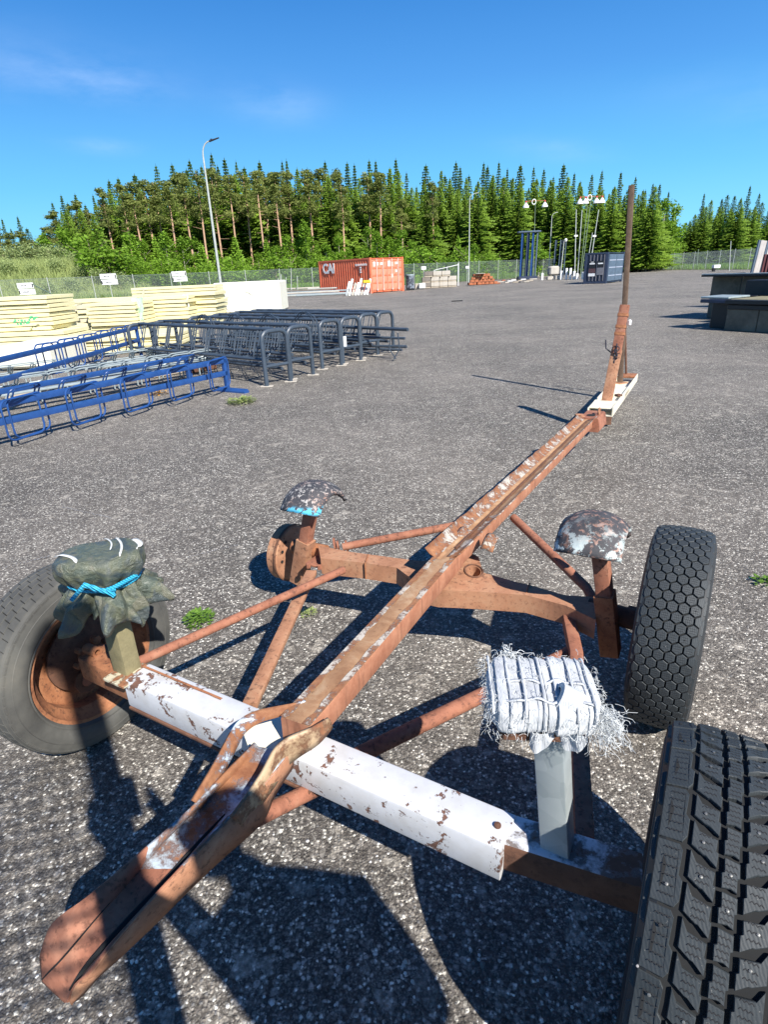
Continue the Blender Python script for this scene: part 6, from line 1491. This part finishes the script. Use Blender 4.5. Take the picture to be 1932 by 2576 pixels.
# zinc racks lying flat between the two
for k, (a, b_, z) in enumerate((((520, 905), (0, 985), .22), ((420, 895), (0, 950), .16))):
    A, B = P(*a, z), P(*b_, z); B = A+(B-A)*1.2; d_ = (B-A).normalized(); s_ = Vector((-d_.y, d_.x, 0)); s_ = s_ if s_.y < 0 else -s_
    t = thing('zinc_rack', Vector((A.x, A.y, 0)), ('front', 'rear')[k]+' pale zinc bicycle rack lying flat between the blue racks', 'bicycle rack', 'pale zinc racks lying flat'); L_ = (B-A).length
    for off in (0, .30): mb = MB(); mb.beam(s_*off+Zu*z, d_*L_+s_*off+Zu*z, .11, .025, .003); obj('flat_rail', mb, M['galv_pale'], t, local=True)
    for q in range(10):
        c = d_*(.2+q*L_/10.3)+Zu*(z+.10); 
        for dd in (0, .08): mb = MB(); mb.tube(hoop_pts(c+Zu*dd*.2+s_*(.15-dd), (d_*.95).normalized(), (s_*.75+Zu*.55).normalized(), .34, .22, .06), .009, 6, closed=True); obj('wheel_hoop', mb, M['galv_pale'], t, local=True)
        for e in range(2): mb = MB(); mb.beam(d_*(.1+q*L_/10.3+e*.06)+Zu*.02, d_*(.1+q*L_/10.3+e*.06)+Zu*z, .018, .018, .002, up=d_); obj('slat', mb, M['galv_pale'], t, local=True)
# timber chocks under them
for k, (px, py) in enumerate(((60, 985), (250, 955), (420, 935), (505, 925))):
    c = P(px, py, .06); mb = MB(); mb.box(c, .55, .10, .10, .9, bev=.006); tag(obj('timber_chock', mb, M['rust_dark'] if k % 2 else M['wood']), ('leftmost', 'second', 'third', 'rightmost')[k]+' timber chock under the flat zinc racks', 'chock', 'timber chocks under the racks')
# weeds and dry leaves
def weed(px, py, rad, n, label, mt, hh=.05, sz=.014, seed=0, name='weed', cat='weed'):
    rg = random.Random(seed); c = P(px, py); mb = MB()
    for i in range(n):
        a = rg.random()*6.28; r = rad*rg.random()**.7; z = hh*rg.random()*(1-r/rad*.5)+.003; p = c+Vector((r*math.cos(a), r*math.sin(a), z)); s_ = sz*rg.uniform(.6, 1.4); d1 = Vector((math.cos(a), math.sin(a), rg.uniform(-.1, .6))).normalized(); d2 = d1.cross(Zu).normalized()
        mb.add([p-d1*s_*.3, p+d2*s_*.45+d1*s_*.4, p+d1*s_*1.3, p-d2*s_*.45+d1*s_*.4], [(0, 1, 2, 3)])
    return tag(obj(name, mb, mt, smooth=0, fixn=False), label, cat)
weed(500, 1563, .062, 260, 'leafy green weed beside the left wheel', M['weed'], .045, .012, 1)
weed(775, 1545, .035, 70, 'small sparse weed under the middle of the trailer', M['blade'], .02, .009, 2)
weed(607, 1013, .16, 240, 'yellowish weed beside the foot of the blue rack', M['blade'], .07, .03, 3)
weed(1925, 1468, .05, 90, 'weed at the right edge beyond the far tyre', M['weed'], .03, .012, 4)
weed(400, 992, .11, 70, 'dry yellow leaves caught under the front blue rack', M['leaf_dry'], .10, .03, 5, 'dry_leaves', 'leaves'); weed(457, 905, .08, 40, 'dry leaves caught on top of the blue rack', M['leaf_dry'], .5, .03, 6, 'dry_leaves', 'leaves')
for k, (px, py, s_) in enumerate(((1165, 757, .10), (1505, 830, .05), (1440, 1395, .008))): pass
mb = MB(); mb.box(P(1150, 757, .02), .5, .12, .04, .2, bev=.01); tag(obj('flat_scrap', mb, M['groove']), 'small dark flat scrap lying far out on the asphalt', 'scrap')

# where several neighbours read alike, say which one it is, counting from the left
from collections import defaultdict
grp_ = defaultdict(list)
for o in col.objects:
    if o.parent is None and 'label' in o: grp_[o['label']].append(o)
ORD = ['leftmost', 'second', 'third', 'fourth', 'fifth', 'sixth', 'seventh', 'eighth', 'ninth', 'tenth', 'eleventh', 'twelfth', 'thirteenth', 'fourteenth', 'fifteenth', 'sixteenth', 'seventeenth', 'eighteenth', 'nineteenth', 'twentieth']
for lb, os_ in grp_.items():
    if len(os_) > 1:
        os_.sort(key=lambda o: math.atan2(o.location.x, o.location.y))
        for k, o in enumerate(os_): o['label'] = lb.rstrip(',')+', '+('rightmost' if k == len(os_)-1 else ORD[min(k, 19)]+('' if k == 0 else ' from left'))
